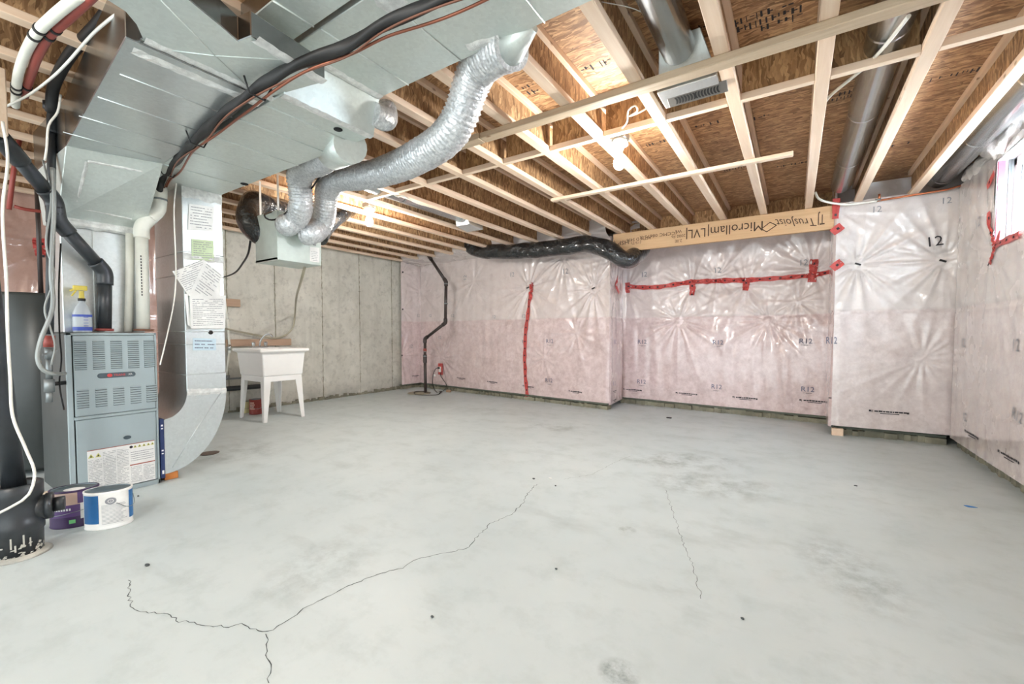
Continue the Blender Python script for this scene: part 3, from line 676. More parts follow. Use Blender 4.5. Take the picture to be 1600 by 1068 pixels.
# papers and labels taped on the drop: each a thing of its own
def sheet(name, quadpx, label, cat, mat, off, rows=0, inkm='ink', seed=0, X=FX, group=None, thick=.0015):
    P = [PX(u, v, X)+np.array([off, 0, 0]) for u, v in quadpx]; o = MB().prism(P, (thick, 0, 0)).build(name, M[mat]); tag(o, label, cat)
    if rows:
        c = sum(P)/4+np.array([thick+.0008, 0, 0]); ax = _u(P[1]-P[0]); ay = _u(P[0]-P[3]); w_ = np.linalg.norm(P[1]-P[0]); h_ = np.linalg.norm(P[0]-P[3])
        mb = MB(); scribble(mb, c, ax, ay, w_*.86, h_*.86, rows, seed=seed); mb.build('printed_mark', M[inkm], o)
    return o
sheet('duct_label', [(295,318),(334,324),(332,361),(293,359)], 'whitish printed sheet stuck high on the silver drop duct', 'label', 'paper', .004, 8, seed=1)
sheet('duct_label', [(299,373),(333,376),(334,408),(299,405)], 'pale green printed sheet on the silver drop duct', 'label', 'greenpaper', .004, 8, seed=2)
sheet('paper_leaflet', [(268,424),(318,405),(327,430),(293,462)], 'white leaflet tilted left across the corner of the drop duct', 'leaflet', 'paper', .012, 12, 'ink', 3)
sheet('paper_leaflet', [(318,407),(345,428),(342,462),(293,462)], 'creased white leaflet with handwriting above the plastic wallet', 'leaflet', 'paper', .016, 13, 'ink', 4)
sheet('document_wallet', [(294,462),(350,462),(349,513),(296,513)], 'clear wallet of white instruction sheets hung on the drop duct', 'wallet', 'paper', .02, 15, 'ink', 5, thick=.012)
sheet('folded_sheet', [(287,459),(292,459),(297,511),(292,507)], 'thin white folded sheet sticking out left of the document wallet', 'leaflet', 'white', .014, 0)
sheet('duct_label', [(301,528),(337,529),(337,547),(301,547)], 'pale blue maker label low on the silver drop duct', 'label', 'bluepaper', .004, 3, 'blueink', 6)
# -- supply trunk with plenum
sd = thing('supply_duct', 'wide galvanised supply trunk with the slanted plenum over the furnace', 'duct', (-3.9, .86, 1.05))
YS0, YS1, ZS = .56, 1.02, 2.09; SX0 = -3.4; SX1 = -2.0
# coil case on the furnace
CXF = -3.83; CY0, CY1 = PX(96, 430, CXF)[1], PX(224, 430, CXF)[1]
MB().box((-4.2, CY0, 1.047), (CXF, CY1, 1.76)).build('coil_case', M['galv'], sd, .004, 1)
mb = MB(); ym = PX(148, 430, CXF)[1]; mb.box((CXF-.002, ym-.006, 1.06), (CXF+.01, ym+.006, 1.74)); mb.build('standing_seam', M['galv'], sd)
# flared plenum: from the case up and forward to the trunk
b4 = [(CXF+.02, CY0-.01, 1.76), (CXF+.02, CY1+.01, 1.76), (-4.2, CY1+.01, 1.76), (-4.2, CY0-.01, 1.76)]
t4 = [(SX0-.02, YS0+.09, ZS), (SX0+.12, YS1+.03, ZS), (-4.15, YS1+.03, ZS), (-4.15, YS0+.08, ZS)]
mb = MB(); mb.add(b4+t4, [(0, 1, 5, 4), (1, 2, 6, 5), (2, 3, 7, 6), (3, 0, 4, 7), (3, 2, 1, 0), (4, 5, 6, 7)]); plen = mb.build('plenum', M['galvm'], sd, .004, 1)
A_, B_, Ct, Dt = [np.array(x) for x in (b4[0], b4[1], t4[1], t4[0])]
def onface(a, b): return (A_*(1-a)+B_*a)*(1-b)+(Dt*(1-a)+Ct*a)*b
fn = _u(np.cross(B_-A_, Dt-A_)); fn = fn if fn[0] > 0 else -fn
pp = [onface(a, b) for a, b in ((.17, .2), (.8, .16), (.82, .86), (.22, .86))]
patch = MB().prism([p+fn*.001 for p in pp], fn*.006).build('access_panel', M['galvm'], sd, .002, 1)
for i in range(4):
    if i != 1: strip(pp[i]+fn*.006, pp[(i+1) % 4]+fn*.006, .02 if i else .014, fn, 20+i, .002, patch, 'foil_tape')
strip(onface(0, 0)+np.array([0, 0, -.02]), onface(1, 0)+np.array([0, 0, -.02]), .06, _u(np.array([1, 0, -.2])), 27, .012, sd)
# trunk
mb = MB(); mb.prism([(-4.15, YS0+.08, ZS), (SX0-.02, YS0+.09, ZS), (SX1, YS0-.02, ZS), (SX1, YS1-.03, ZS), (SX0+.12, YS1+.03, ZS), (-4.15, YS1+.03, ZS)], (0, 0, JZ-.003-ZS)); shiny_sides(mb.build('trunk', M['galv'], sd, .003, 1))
for x in (-3.2, -2.9, -2.6, -2.3): seam(sd, 'galv', (x, YS0+.04, ZS-.001), (x, YS1-.005, ZS), .003)
# take off piece with the branch that swings away to the near side
pl = [(200,70),(222,60),(212,38),(195,18),(170,2),(120,-22),(240,-90),(296,0),(345,40),(372,64),(392,56),(508,128),(428,150),(405,165)]
ZB = 2.105
def PZb(u, v): return PZ(u, v, ZB)
P = [PZb(u, v) for u, v in pl]
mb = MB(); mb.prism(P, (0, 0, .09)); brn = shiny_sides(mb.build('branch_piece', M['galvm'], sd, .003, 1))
mb = MB(); 
for a in ((252, 0, 335, 86, 405, 152), (262, 78, 335, 87, 470, 95)): MB().tube([PZb(a[0], a[1]), PZb(a[2], a[3]), PZb(a[4], a[5])], .003, 5).build('cross_crease', M['galvm'], brn)
p = PZb(324, 112); hole(p[0], p[1], ZB, .027, sd)
mb = MB(); mb.prism([PZb(372, 64), PZb(392, 56), PZb(508, 128), PZb(490, 140)], (0, 0, .02)); 
strip(PZ(205, 78, ZS), PZ(404, 163, ZS), .05, DN, 40, .006, sd); strip(PZb(224, 63), PZb(426, 155), .05, DN, 41, .006, sd); strip(PZb(398, 60), PZb(504, 128), .05, DN, 42, .006, sd)
# upper shallow part beside the return trunk
a_, b_, c_ = PZ(398, 50, 2.26), PZ(503, 120, 2.26), PZ(415, 28, 2.26)
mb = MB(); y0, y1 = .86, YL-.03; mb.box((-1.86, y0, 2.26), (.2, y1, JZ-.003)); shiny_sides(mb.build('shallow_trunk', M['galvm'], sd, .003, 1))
for x in (-1.62, -1.28, -.85): seam(sd, 'galvm', (x, y0, 2.258), (x, y1, 2.259), .004)
# -- refrigerant lines slung under the gap
ls = thing('refrigerant_line', 'black insulated refrigerant line with copper pipes slung between the two ducts', 'pipe', (-2.5, 1.08, 2.08))
pth = [PX(248, 300, -3.7), PX(258, 272, -3.55), PZ(300, 225, 2.07), PZ(335, 190, 2.06), PZ(378, 157, 2.05), PZ(418, 127, 2.07), PZ(470, 98, 2.1), PZ(540, 73, 2.14), PZ(600, 38, 2.17), PZ(690, 0, 2.19), PZ(800, -45, 2.2)]
s_ = spline(pth, .02); rr = random.Random(5)
MB().tube(s_, .024, 14, rfun=lambda i, k: .021+.003*math.sin(i*.4+k)).build('foam_sleeve', M['black'], ls)
off = np.array([.0, .03, -.022])
MB().tube([p+off+np.array([0, .012*math.sin(i*.11), .006*math.cos(i*.17)]) for i, p in enumerate(s_[4:])], .0055, 8).build('copper_pipe', plain('tarnished_copper', (138, 84, 64), .4, .5), ls)
MB().tube([p+off*.6+np.array([0, -.012+.014*math.sin(i*.13+1), -.012]) for i, p in enumerate(s_[4:])], .004, 6).build('control_wire', plain('brown_cable', (112, 70, 52), .5), ls)
for k in (14, 52, 90):
    if k < len(s_): MB().tube([s_[k]-np.array([0, .05, .0])+np.array([0, 0, .03]), s_[k]+np.array([0, -.03, -.03]), s_[k]+np.array([0, .03, -.035]), s_[k]+np.array([0, .06, .03])], .004, 5).build('hanger_strap', M['black'], ls)

# ---- flexible ducts
def flexduct(name, path, r, label, cat='duct', mat='flex', pitch=.024, amp=.07, seed=0, crush=.03, nn=28):
    P = resample(spline(path, .02), pitch/3); g = np.random.default_rng(seed); nz = g.normal(0, 1, (len(P), nn))
    ph = g.uniform(0, 6.28, 6)
    def rf(i, k):
        a = 2*math.pi*k/nn
        return r*(1+amp*(1 if i % 3 == 0 else -.45 if i % 3 == 1 else -.2)+crush*math.sin(i*.09+ph[0]+2*math.sin(a+ph[1]))*math.sin(2*a+ph[2]+i*.03)+.012*nz[i, k])
    o = MB().tube(P, r, nn, True, True, rf).build(name, M[mat]); return tag(o, label, cat), P
HX = -3.6                                                            # the air exchanger's front
fx1, P1 = flexduct('flexible_duct', [PY(800, 72, 1.56), PY(770, 85, 1.6), PY(748, 105, 1.66), PY(733, 140, 1.7), PY(722, 175, 1.72), PY(706, 205, 1.74), PY(678, 230, 1.78), PY(640, 252, 1.84), PY(600, 268, 1.92), PY(560, 276, 2.02), PY(530, 280, 2.1), PY(512, 296, 2.17), PY(508, 325, 2.21), PY(503, 350, 2.24), PX(488, 364, HX+.15), PX(478, 365, HX+.1)], .088, 'long silver flexible duct curving from the return trunk to the air exchanger', seed=1)
# boot where it leaves the trunk
bt = thing('duct_boot', 'tapered sheet metal boot on the edge of the return trunk', 'duct', (-.9, 1.54, 2.3))
q = [PY(760, 72, 1.54), PY(832, 40, 1.54)]
mb = MB(); c = PY(805, 70, 1.575); mb.add([PY(748, 78, 1.535), PY(835, 42, 1.535), PY(828, 48, 1.60), PY(783, 92, 1.62), PY(755, 78, 1.6)], [(0, 1, 2, 3, 4), (0, 4, 3), (1, 2, 3)])
mb.tube([PY(792, 76, 1.57), PY(835, 42, 1.54)], [.085, .02], 20); mb.build('boot', M['galvm'], bt)
fx2, P2 = flexduct('flexible_duct', [PY(520, 238, 1.62), PY(497, 252, 1.72), PY(478, 262, 1.82), PY(468, 278, 1.9), PY(469, 300, 1.93), PY(470, 322, 1.95), PX(464, 340, HX+.17), PX(452, 350, HX+.12), PX(446, 352, HX+.07)], .086, 'short silver flexible duct dropping to the left port of the air exchanger', seed=2)
tag(MB().tube([PY(548, 228, 1.5), PY(520, 240, 1.62)], [.09, .092], 20).build('take_off_collar', M['galvm']), 'sheet metal collar on the return trunk above the short flexible duct', 'duct')
# ---- air exchanger
hv = thing('air_exchanger', 'grey metal air exchanger box hung under the joists', 'ventilator', (HX-.2, 2.1, 1.65))
hy0, hy1 = PX(433, 370, HX)[1], PX(502, 390, HX)[1]; hz0, hz1 = PX(433, 405, HX)[2], PX(434, 328, HX)[2]
hd = .36
MB().box((HX-hd, hy0, hz0), (HX, hy1, hz1)).build('case', plain('exchanger_grey', (196, 206, 200), .45, .1), hv, .005)
MB().box((HX-hd-.002, hy0+.0, hz0-.002), (HX+.004, hy0+.004, hz0+.02)).build('bottom_flange', M['galvm'], hv)
lab = MB().prism([PX(u, v, HX+.001) for u, v in ((484,385),(499,387),(499,410),(484,408))], (.002, 0, 0)).build('rating_label', M['paper'], hv)
mb = MB(); scribble(mb, PX(491.5, 400, HX+.004), (0, 1, 0), (0, 0, 1), .06, .09, 6, seed=9); mb.box(PX(489, 381, HX), PX(494, 384, HX+.002)); mb.build('printed_mark', M['ink'], hv)
MB().tube([PX(446, 352, HX-.01), PX(446, 352, HX-.01)+np.array([.08, 0, 0])], .092, 22).build('port_collar', M['galvm'], hv)
MB().tube([PX(478, 365, HX-.01), PX(478, 365, HX-.01)+np.array([.11, 0, 0])], .096, 22).build('port_collar', M['galvm'], hv)
for (y, x) in ((hy0+.03, HX-.03), (hy0+.03, HX-hd+.04), (hy1-.03, HX-.03)):
    MB().box((x-.001, y-.008, hz1-.01), (x+.001, y+.008, JZ+.02)).build('hanging_strap', M['white'], hv)
def blacksleeve(path, r, label, seed, name='insulated_duct', cat='duct', amp=.1):
    P = resample(spline(path, .02), .012); g = np.random.default_rng(seed); K = [(g.uniform(.03, .25), int(g.integers(0, 4)), g.uniform(0, 6.28)) for _ in range(9)]; nn = 32
    rf = lambda i, k: r*(1+amp*sum(math.sin(f*i+n*2*math.pi*k/nn+p) for f, n, p in K)/4.5)
    return tag(MB().tube(P, r, nn, True, True, rf).build(name, M['blackduct']), label, cat)
blacksleeve([PX(425, 372, HX-hd+.05), PX(405, 362, HX-hd-.02), PX(392, 345, HX-hd-.06), PX(390, 328, HX-hd-.12), PX(402, 318, HX-hd-.2), PX(428, 326, HX-hd-.3), PX(460, 335, HX-hd-.5)], .105, 'black wrapped duct curling behind the left side of the air exchanger', 3)
blacksleeve([PX(500, 372, HX-hd), PX(515, 350, HX-hd-.1), PX(535, 335, HX-hd-.25), PX(560, 318, HX-hd-.6)], .075, 'black and silver wrapped duct leaving the right side of the air exchanger', 4)
# black duct along the back wall
blacksleeve([PY(722, 372, 5.4), PY(733, 383, 5.36), PY(748, 391, 5.34), PY(775, 393, 5.34), PY(830, 391, 5.32), PY(880, 386, 5.3), PY(912, 382, 5.3), PY(935, 384, 5.28), PY(955, 393, 5.28), PY(972, 404, 5.32), PY(985, 405, 5.42), PY(996, 396, 5.6), PY(1002, 390, 5.8)], .112, 'long black wrapped duct sagging along the top of the pink back wall', 6, amp=.09)

# ---- round pipes between the joists
def rpipe(path, r, label, extra=None, n=28):
    t = thing('round_pipe', label, 'duct', tuple(path[0])); MB().tube(path, r, n).build('pipe', M['pipe'], t)
    d = _u(np.array(path[-1])-np.array(path[0])); m0 = np.array(path[0])
    L = np.linalg.norm(np.array(path[-1])-m0); k = .55
    while k < L: MB().tube([m0+d*(k-.008), m0+d*(k+.008)], r+.003, n, False).build('crimp_ring', M['pipe'], t); k += .9
    return t
x1 = (JX[-2]+FWD+JX[-1])/2
t = rpipe([(x1, -1.5, 2.47), (x1, 2.3, 2.47)], .078, 'shiny round steel pipe between joists ending in a grille boot')
mb = MB(); V = []
gx0, gx1, gy0, gy1, gz = JX[-2]+FWD+.03, JX[-1]-.006, 2.50, 2.62, 2.345
t = thing('floor_register', 'silver boot with a slotted register grille beside the timber strap', 'register', (x1, 2.5, gz))
mb = MB(); mb.add([(gx0+.01, 2.42, gz+.035), (gx1-.01, 2.42, gz+.035), (gx1-.01, 2.6, gz+.035), (gx0+.01, 2.6, gz+.035), (x1-.1, 2.3, 2.54), (x1+.1, 2.3, 2.54), (x1+.1, 2.55, 2.54), (x1-.1, 2.55, 2.54)], [(3,2,1,0),(4,5,6,7),(0,1,5,4),(1,2,6,5),(2,3,7,6),(3,0,4,7)])
mb.box((gx0+.005, 2.415, gz), (gx1-.005, 2.61, gz+.035)); mb.build('boot', M['galv'], t, .004)
gc = (PZ(1047, 160, 2.333)+PZ(1133, 138, 2.333))/2
gw, gl = .08, .3; cx_, cy_ = gc[0], gc[1]+.02
G = lambda a, b, c: (cx_+a, cy_+b-.02, gz-.008+c+ -b*.25)
plate = MB().add([G(-gl/2, -gw/2, 0), G(gl/2, -gw/2, 0), G(gl/2, gw/2, 0), G(-gl/2, gw/2, 0), G(-gl/2, -gw/2, .006), G(gl/2, -gw/2, .006), G(gl/2, gw/2, .006), G(-gl/2, gw/2, .006)], [(3,2,1,0),(4,5,6,7),(0,1,5,4),(1,2,6,5),(2,3,7,6),(3,0,4,7)]).build('grille_plate', plain('grille_grey', (126, 122, 118), .45, .4), t, .002, 1)
for i in range(15):
    a0 = -gl*.36+gl*.72*i/14; bow = .006*(1 if i < 7 else -1); mb = MB(); pts = [(a0+bow*(1-(b/.024)**2)*1., b) for b in np.linspace(-.024, .024, 7)]
    for (p0, b0), (p1, b1) in zip(pts[:-1], pts[1:]): mb.quad(G(p0-.0048, b0, -.0012), G(p0+.0048, b0, -.0012), G(p1+.0048, b1, -.0012), G(p1-.0048, b1, -.0012))
    mb.build('slot', M['gap'], plate)
x2 = (JX[0]+FWD+JX[1])/2+.045
rpipe([(x2, -1.5, 2.47), (x2, 5.2, 2.47)], .084, 'long round steel pipe in the third joist bay from the window wall')
rpipe([(1.085, -1.5, 2.47), (1.085, 5.5, 2.47)], .09, 'dull round steel pipe running along the top of the window wall')
x4 = (JX[-9]+FWD+JX[-8])/2
t = rpipe([(x4, 1.6, 2.46), (x4, 4.0, 2.46)], .09, 'pale round pipe between the joists left of the timber straps')
mb = MB(); mb.add([(x4-.09, 3.95, 2.55), (x4+.09, 3.95, 2.55), (x4+.1, 4.25, 2.5), (x4-.1, 4.25, 2.5), (x4-.1, 4.0, 2.34), (x4+.1, 4.0, 2.34), (x4+.13, 4.24, 2.32), (x4-.13, 4.24, 2.32)], [(0,1,2,3),(7,6,5,4),(0,4,5,1),(1,5,6,2),(2,6,7,3),(3,7,4,0)])
mb.build('end_boot', M['galv'], t, .004)

# ================================================================== FURNACE
fu = thing('furnace', 'grey-blue furnace cabinet with louvred upper door', 'furnace', (-4.0, .9, 0))
fy0, fy1, fxb = .665, 1.107, -4.38
MB().box((fxb, fy0, 0), (FX-.02, fy1, 1.045)).build('cabinet', M['furnace_shaded'], fu, .004, 1)
MB().box((FX-.022, fy0, .0), (FX-.004, fy0+.026, 1.045)).box((FX-.022, fy0, 1.03), (FX-.004, fy1, 1.045)).box((FX-.022, fy0, 0), (FX-.004, fy1, .03)).box((FX-.022, fy1-.012, 0), (FX-.004, fy1, 1.045)).build('front_frame', M['furnace'], fu, .002, 1)
dy0, dy1, zm = fy0+.032, fy1-.014, .52
MB().box((FX-.021, fy0+.024, .028), (FX-.016, fy1-.01, 1.035)).build('shadow_gap', M['gap'], fu)
up = MB().box((FX-.018, dy0, zm+.008), (FX, dy1, 1.028)).build('upper_door', M['furnace'], fu, .005)
lo = MB().box((FX-.018, dy0, .034), (FX-.004, dy1, zm-.014)).build('lower_door', M['furnace'], fu, .005)
MB().box((FX-.02, dy0-.006, zm-.012), (FX+.006, dy1+.006, zm+.006)).build('door_lip', M['furnace'], fu, .003, 1)
def louvre(px0, px1, v0t, v1t, rows, nm='louvre_group'):
    mb = MB(); md = MB(); y0, y1 = PX(px0, 560, FX)[1], PX(px1, 560, FX)[1]; zt, zb = PX((px0+px1)/2, v0t, FX)[2], PX((px0+px1)/2, v1t, FX)[2]
    for i in range(rows):
        z = zt+(zb-zt)*(i+.5)/rows; h_ = abs(zb-zt)/rows
        mb.add([(FX, y0, z+h_*.38), (FX, y1, z+h_*.38), (FX+.007, y1-.002, z-h_*.2), (FX+.007, y0+.002, z-h_*.2), (FX, y0, z-h_*.22), (FX, y1, z-h_*.22)], [(0, 1, 2, 3), (3, 2, 5, 4), (0, 3, 4), (1, 5, 2)])
        md.add([(FX+.0006, y0, z-h_*.22), (FX+.0006, y1, z-h_*.22), (FX+.0006, y1+.003, z-h_*.42), (FX+.0006, y0, z-h_*.42)], [(0, 1, 2, 3)])
    g = mb.build(nm, M['furnace'], up); md.build('louvre_slot', M['gap'], up)
for k, (a, b) in enumerate(((116,135),(145,163.5),(173,190.5),(200,217),(225,241.5))):
    louvre(a, b, 531.5-.3*k, 578-1.1*k, 14); louvre(a+2, b+1.5, 608-2*k, 638-2.6*k, 8)
# nameplate with emblem
c = PX(182.5, 585.3, FX); w_ = .24
mb = MB(); n = 10; hw, hh = .078, .0155; pts = [(c[1]+hw+hh*math.cos(a), c[2]+hh*math.sin(a)) for a in np.linspace(-math.pi/2, math.pi/2, n)]+[(c[1]-hw+hh*math.cos(a), c[2]+hh*math.sin(a)) for a in np.linspace(math.pi/2, 3*math.pi/2, n)]
npl = mb.prism([(FX+.0, y, z) for y, z in pts], (.007, 0, 0)).build('nameplate', M['plate'], up, .002, 1)
mb = MB(); text_on(mb, 'TRANE', (FX+.0078, c[1]+.012, c[2]), (0, 1, 0), (0, 0, 1), .02, .95)
mb.prism([(FX+.0072, c[1]-.036+.013*math.cos(a), c[2]+.011*math.sin(a)) for a in np.linspace(0, 6.283, 15)[:-1]], (.001, 0, 0)); mb.build('emblem', M['redlogo'], npl)
mb = MB(); text_on(mb, 'XR', (FX+.0078, c[1]+.066, c[2]), (0, 1, 0), (0, 0, 1), .016); mb.build('emblem', M['paper'], npl)
p = PX(199, 683, FX); MB().prism([(FX-.004, p[1]+.02*math.cos(a), p[2]+.012*math.sin(a)) for a in np.linspace(0, 6.283, 13)[:-1]], (.006, 0, 0)).build('door_stud', M['plate'], lo)
# warning sheet
zt = PX(190, 693, FX)[2]; wy0, wy1 = PX(136, 702, FX)[1], PX(241.5, 690, FX)[1]; zt = PX(241, 687, FX)[2]-.0; zb = PX(242, 748, FX)[2]; XF = FX-.0035
ws = MB().box((XF, wy0, zb), (XF+.0015, wy1, zt)).build('warning_sheet', M['paper'], lo)
XI = XF+.0022; mb = MB(); W_ = wy1-wy0; Hh = zt-zb
cols = [(.01, .2, .78), (.215, .40, .93), (.415, .59, .93), (.615, .79, .44), (.81, .985, .44)]
for k, (a, b, top) in enumerate(cols): scribble(mb, (XI, wy0+W_*(a+b)/2, zb+Hh*top/2+.004), (0, 1, 0), (0, 0, 1), W_*(b-a), Hh*top-.012, int(26*top), .9, True, 50+k)
scribble(mb, (XI, wy0+W_*.8, zb+Hh*.68), (0, 1, 0), (0, 0, 1), W_*.36, Hh*.26, 5, .95, True, 61); mb.build('printed_mark', M['ink'], ws)
mb = MB(); mb.box((XF, wy0, zt-.004), (XI, wy1, zt)); mb.box((XF, wy0+W_*.605, zb+Hh*.46), (XI, wy1, zb+Hh*.485)); mb.build('printed_band', M['brownband'], ws)
mb = MB(); mt = MB()
for yy_, zz_, s_ in ((.05, .86, .014), (.15, .86, .014), (.69, .92, .01), (.76, .92, .01), (.83, .92, .01), (.9, .92, .01), (.965, .92, .01)):
    y_, z_ = wy0+W_*yy_, zb+Hh*zz_; mb.prism([(XI, y_-s_, z_-s_*.8), (XI, y_+s_, z_-s_*.8), (XI, y_, z_+s_)], (.0004, 0, 0)); mt.prism([(XI+.0003, y_-s_*.35, z_-s_*.5), (XI+.0003, y_+s_*.35, z_-s_*.5), (XI+.0003, y_, z_+s_*.5)], (.0004, 0, 0))
mb.build('warning_triangle', M['warn'], ws); mt.prism([(XI, wy0+W_*.63+.009*math.cos(a), zb+Hh*.92+.009*math.sin(a)) for a in np.linspace(0, 6.283, 12)[:-1]], (.0006, 0, 0)); mt.build('warning_symbol', M['inkd'], ws)
# filter edge and orange block
t = tag(MB().box((-4.2, fy1+.004, .03), (FX+.004, fy1+.026, .445)).build('filter_frame', M['navy']), 'dark blue edged furnace filter slotted between cabinet and duct elbow', 'filter')
mb = MB(); 
for z, h_ in ((.395, .012), (.375, .008), (.22, .01), (.2, .008), (.06, .025)): mb.box((FX+.004, fy1+.009, z), (FX+.0055, fy1+.02, z+h_))
mb.build('printed_mark', M['paper'], t)
tag(MB().box((-3.86, 1.14, 0), (-3.70, 1.22, .05)).build('wood_block', M['orange'], None, .003, 1), 'small orange wood block under the duct elbow', 'block')

# ---- pipes on and around the furnace
def pipe(mb, path, r, n=16, bend=.05): return mb.tube(spline(path, .02), r, n)
def polypipe(name, pts, r, mat, parent, joint=True, cm=None, hub=1.18, hl=.045):
    """straight lengths with a socketed elbow at every corner"""
    P = [np.array(p, float) for p in pts]; mb = MB(); me = MB()
    for i in range(len(P)-1):
        d = _u(P[i+1]-P[i]); mb.tube([P[i]+d*(r*.6 if i else 0), P[i+1]-d*(r*.6 if i < len(P)-2 else 0)], r, 20)
    o = mb.build(name, M[mat], parent)
    for i in range(1, len(P)-1):
        a, b = _u(P[i-1]-P[i]), _u(P[i+1]-P[i]); me = MB()
        me.tube(spline([P[i]+a*(r+hl), P[i]+a*r*.8, P[i]+(a+b)*r*.22, P[i]+b*r*.8, P[i]+b*(r+hl)], .012), r*hub, 20); me.build('elbow', M[cm or mat], parent)
    return o
t = thing('vent_pipe', 'black plastic vent pipe angling down to the top of the furnace', 'pipe', tuple(PX(163, 517, -3.85)))
XV = -3.765
polypipe('pipe', [PX(163, 517, XV), PX(164, 425, XV), PX(90, 345, XV+.12), PX(84, 312, XV+.14), PX(15, 232, XV+.35), PX(-40, 170, XV+.5)], .036, 'blackabs', t)
MB().tube([PX(163, 517, XV), PX(163, 513, XV)], .047, 20).build('flange', M['redpipe'], t)
t = thing('exhaust_pipe', 'white plastic exhaust pipe rising from the furnace behind the plenum', 'pipe', tuple(PX(225, 517, -3.72)))
XE = -3.735
polypipe('pipe', [PX(224, 517, XE), PX(221, 353, XE), PX(248, 328, XE+.02), PX(250, 296, XE+.02), PX(238, 286, XE-.3)], .036, 'pvc', t, hub=1.22)
p = PX(249, 312, XE+.02); MB().tube([p-np.array([0, 0, .006]), p+np.array([0, 0, .006])], .047, 18).build('clamp', M['steel'], t)
mb = MB(); p = PX(218, 430, XE)
for i in range(14): mb.box((p[0]+.0365, p[1]-.003, p[2]-.14+i*.02), (p[0]+.0375, p[1]+.003, p[2]-.128+i*.02))
mb.build('printed_mark', M['inkd'], t); MB().tube([PX(225, 517, XE), PX(225, 514, XE)], .055, 20).build('flange', plain('rusty_ring', (120, 84, 66), .8), t)
tag(MB().tube([PX(201, 518, -3.8), PX(203, 430, -3.8), PX(203, 365, -3.8)], .024, 16).build('condensate_pipe', M['pvc']), 'slim grey-white pipe standing left of the white exhaust pipe', 'pipe')
# spray bottle
sb = thing('spray_bottle', 'clear spray bottle with yellow trigger on top of the furnace', 'bottle', tuple(PX(129, 521, -3.74)))
c = PX(129.5, 518, -3.74); c[2] = 1.047
MB().lathe([(0, 0), (.042, 0), (.045, .006), (.045, .1), (.043, .125), (.03, .16), (.016, .185), (.014, .2), (0, .2)], c, 28).build('body', M['clear'], sb)
MB().lathe([(.0455, .012), (.0455, .035)], c, 28).lathe([(.0455, .098), (.0455, .112)], c, 28).build('printed_band', M['bluecap'], sb)
MB().lathe([(0, .198), (.018, .198), (.018, .214), (0, .214)], c, 20).build('collar', M['black'], sb)
mb = MB(); mb.lathe([(.014, .21), (.012, .25), (.013, .26)], c, 16); mb.obox(c+np.array([.0, -.006, .278]), (0, 1, 0), (1, 0, 0), (0, 0, 1), .032, .012, .015); mb.obox(c+np.array([0, -.04, .265]), (0, .8, .6), (1, 0, 0), (0, -.6, .8), .014, .007, .006); mb.build('trigger_head', M['yellow'], sb, .004)
MB().obox(c+np.array([0, -.034, .245]), (0, .5, .86), (1, 0, 0), (0, -.86, .5), .022, .005, .004).build('trigger', M['yellow'], sb, .002, 1)
mb = MB(); 
for i in range(4): mb.box((c[0]+.0448, c[1]-.004+.0, c[2]+.04+.018*i), (c[0]+.0462, c[1]+.018, c[2]+.043+.018*i))
mb.build('scale_mark', M['bluecap'], sb)
# hot water tank
p = PX(62, 521, -4.9)
wt = thing('water_tank', 'dark grey cylindrical tank behind the furnace', 'tank', (p[0], p[1], 0)); ztk = PX(45, 455, -4.65)[2]
MB().lathe([(0, .04), (.26, .04), (.27, .06), (.27, ztk-.03), (.255, ztk-.006), (0, ztk)], (p[0], p[1], 0), 48).build('body', M['tank'], wt)
for k in range(3): a = 2.1*k; MB().box((p[0]+.2*math.cos(a)-.03, p[1]+.2*math.sin(a)-.03, 0), (p[0]+.2*math.cos(a)+.03, p[1]+.2*math.sin(a)+.03, .045)).build('foot', M['gap'], wt)
MB().tube([(p[0]+.1, p[1], ztk-.01), (p[0]+.1, p[1], ztk+.9)], .014, 12).build('outlet_pipe', M['brownabs'], wt)
tag(MB().tube(spline([PX(22, 322, -4.6), PX(40, 327, -4.6), PX(72, 331, -4.6)], .03), .012, 10).build('water_pipe', M['redpipe']), 'dark red horizontal pipe above the grey tank', 'pipe')
tag(MB().tube([PX(14, 327, -4.6), PX(22, 262, -4.6), PX(34, 200, -4.6)], .014, 10).build('water_pipe', M['redpipe']), 'red upright pipe at the left edge above the tank', 'pipe')
# gas pipe with valves
gp = thing('gas_pipe', 'dark upright gas pipe with red union left of the furnace', 'pipe', tuple(PX(77, 628, -3.62)))
XG = -3.62
polypipe('pipe', [PX(77, 522, XG), PX(80, 330, XG), PX(81, 190, XG), PX(85, 120, XG)], .019, 'blackabs', gp)
MB().tube([PX(77, 542, XG), PX(77, 524, XG)], .025, 12).build('union', M['redpipe'], gp); MB().tube([PX(77, 560, XG), PX(77, 543, XG)], .02, 10).build('valve_body', M['steel'], gp)
MB().tube([PX(77, 592, XG), PX(77, 558, XG)], .015, 12).build('nipple', M['steel'], gp); MB().tube([PX(77, 612, XG), PX(77, 592, XG)], .023, 12).build('tee', M['steel'], gp)
MB().tube([PX(77, 628, XG), PX(77, 610, XG)], .015, 12).build('drip_leg', M['steel'], gp); MB().tube([PX(77, 600, XG), PX(108, 597, XG-.1)], .012, 10).build('side_pipe', M['black'], gp)
MB().obox(PX(78, 551, XG+.02), (0, 1, .3), (1, 0, 0), (0, 0, 1), .03, .006, .006).build('valve_lever', M['steel'], gp)
def cable(name, path, r, label, mat='cable', cat='cable', n=8): return tag(MB().tube(spline(path, .02), r, n).build(name, M[mat]), label, cat)
XC = -3.55
cable('flex_conduit', [PX(82, 262, XC), PX(84, 330, XC), PX(80, 420, XC), PX(82, 480, XC), PX(64, 530, XC), PX(59, 560, XC), PX(68, 578, XC), PX(85, 584, XC-.02), PX(101, 583, XC-.1)], .011, 'ribbed grey flexible conduit looping beside the gas pipe', 'bx')
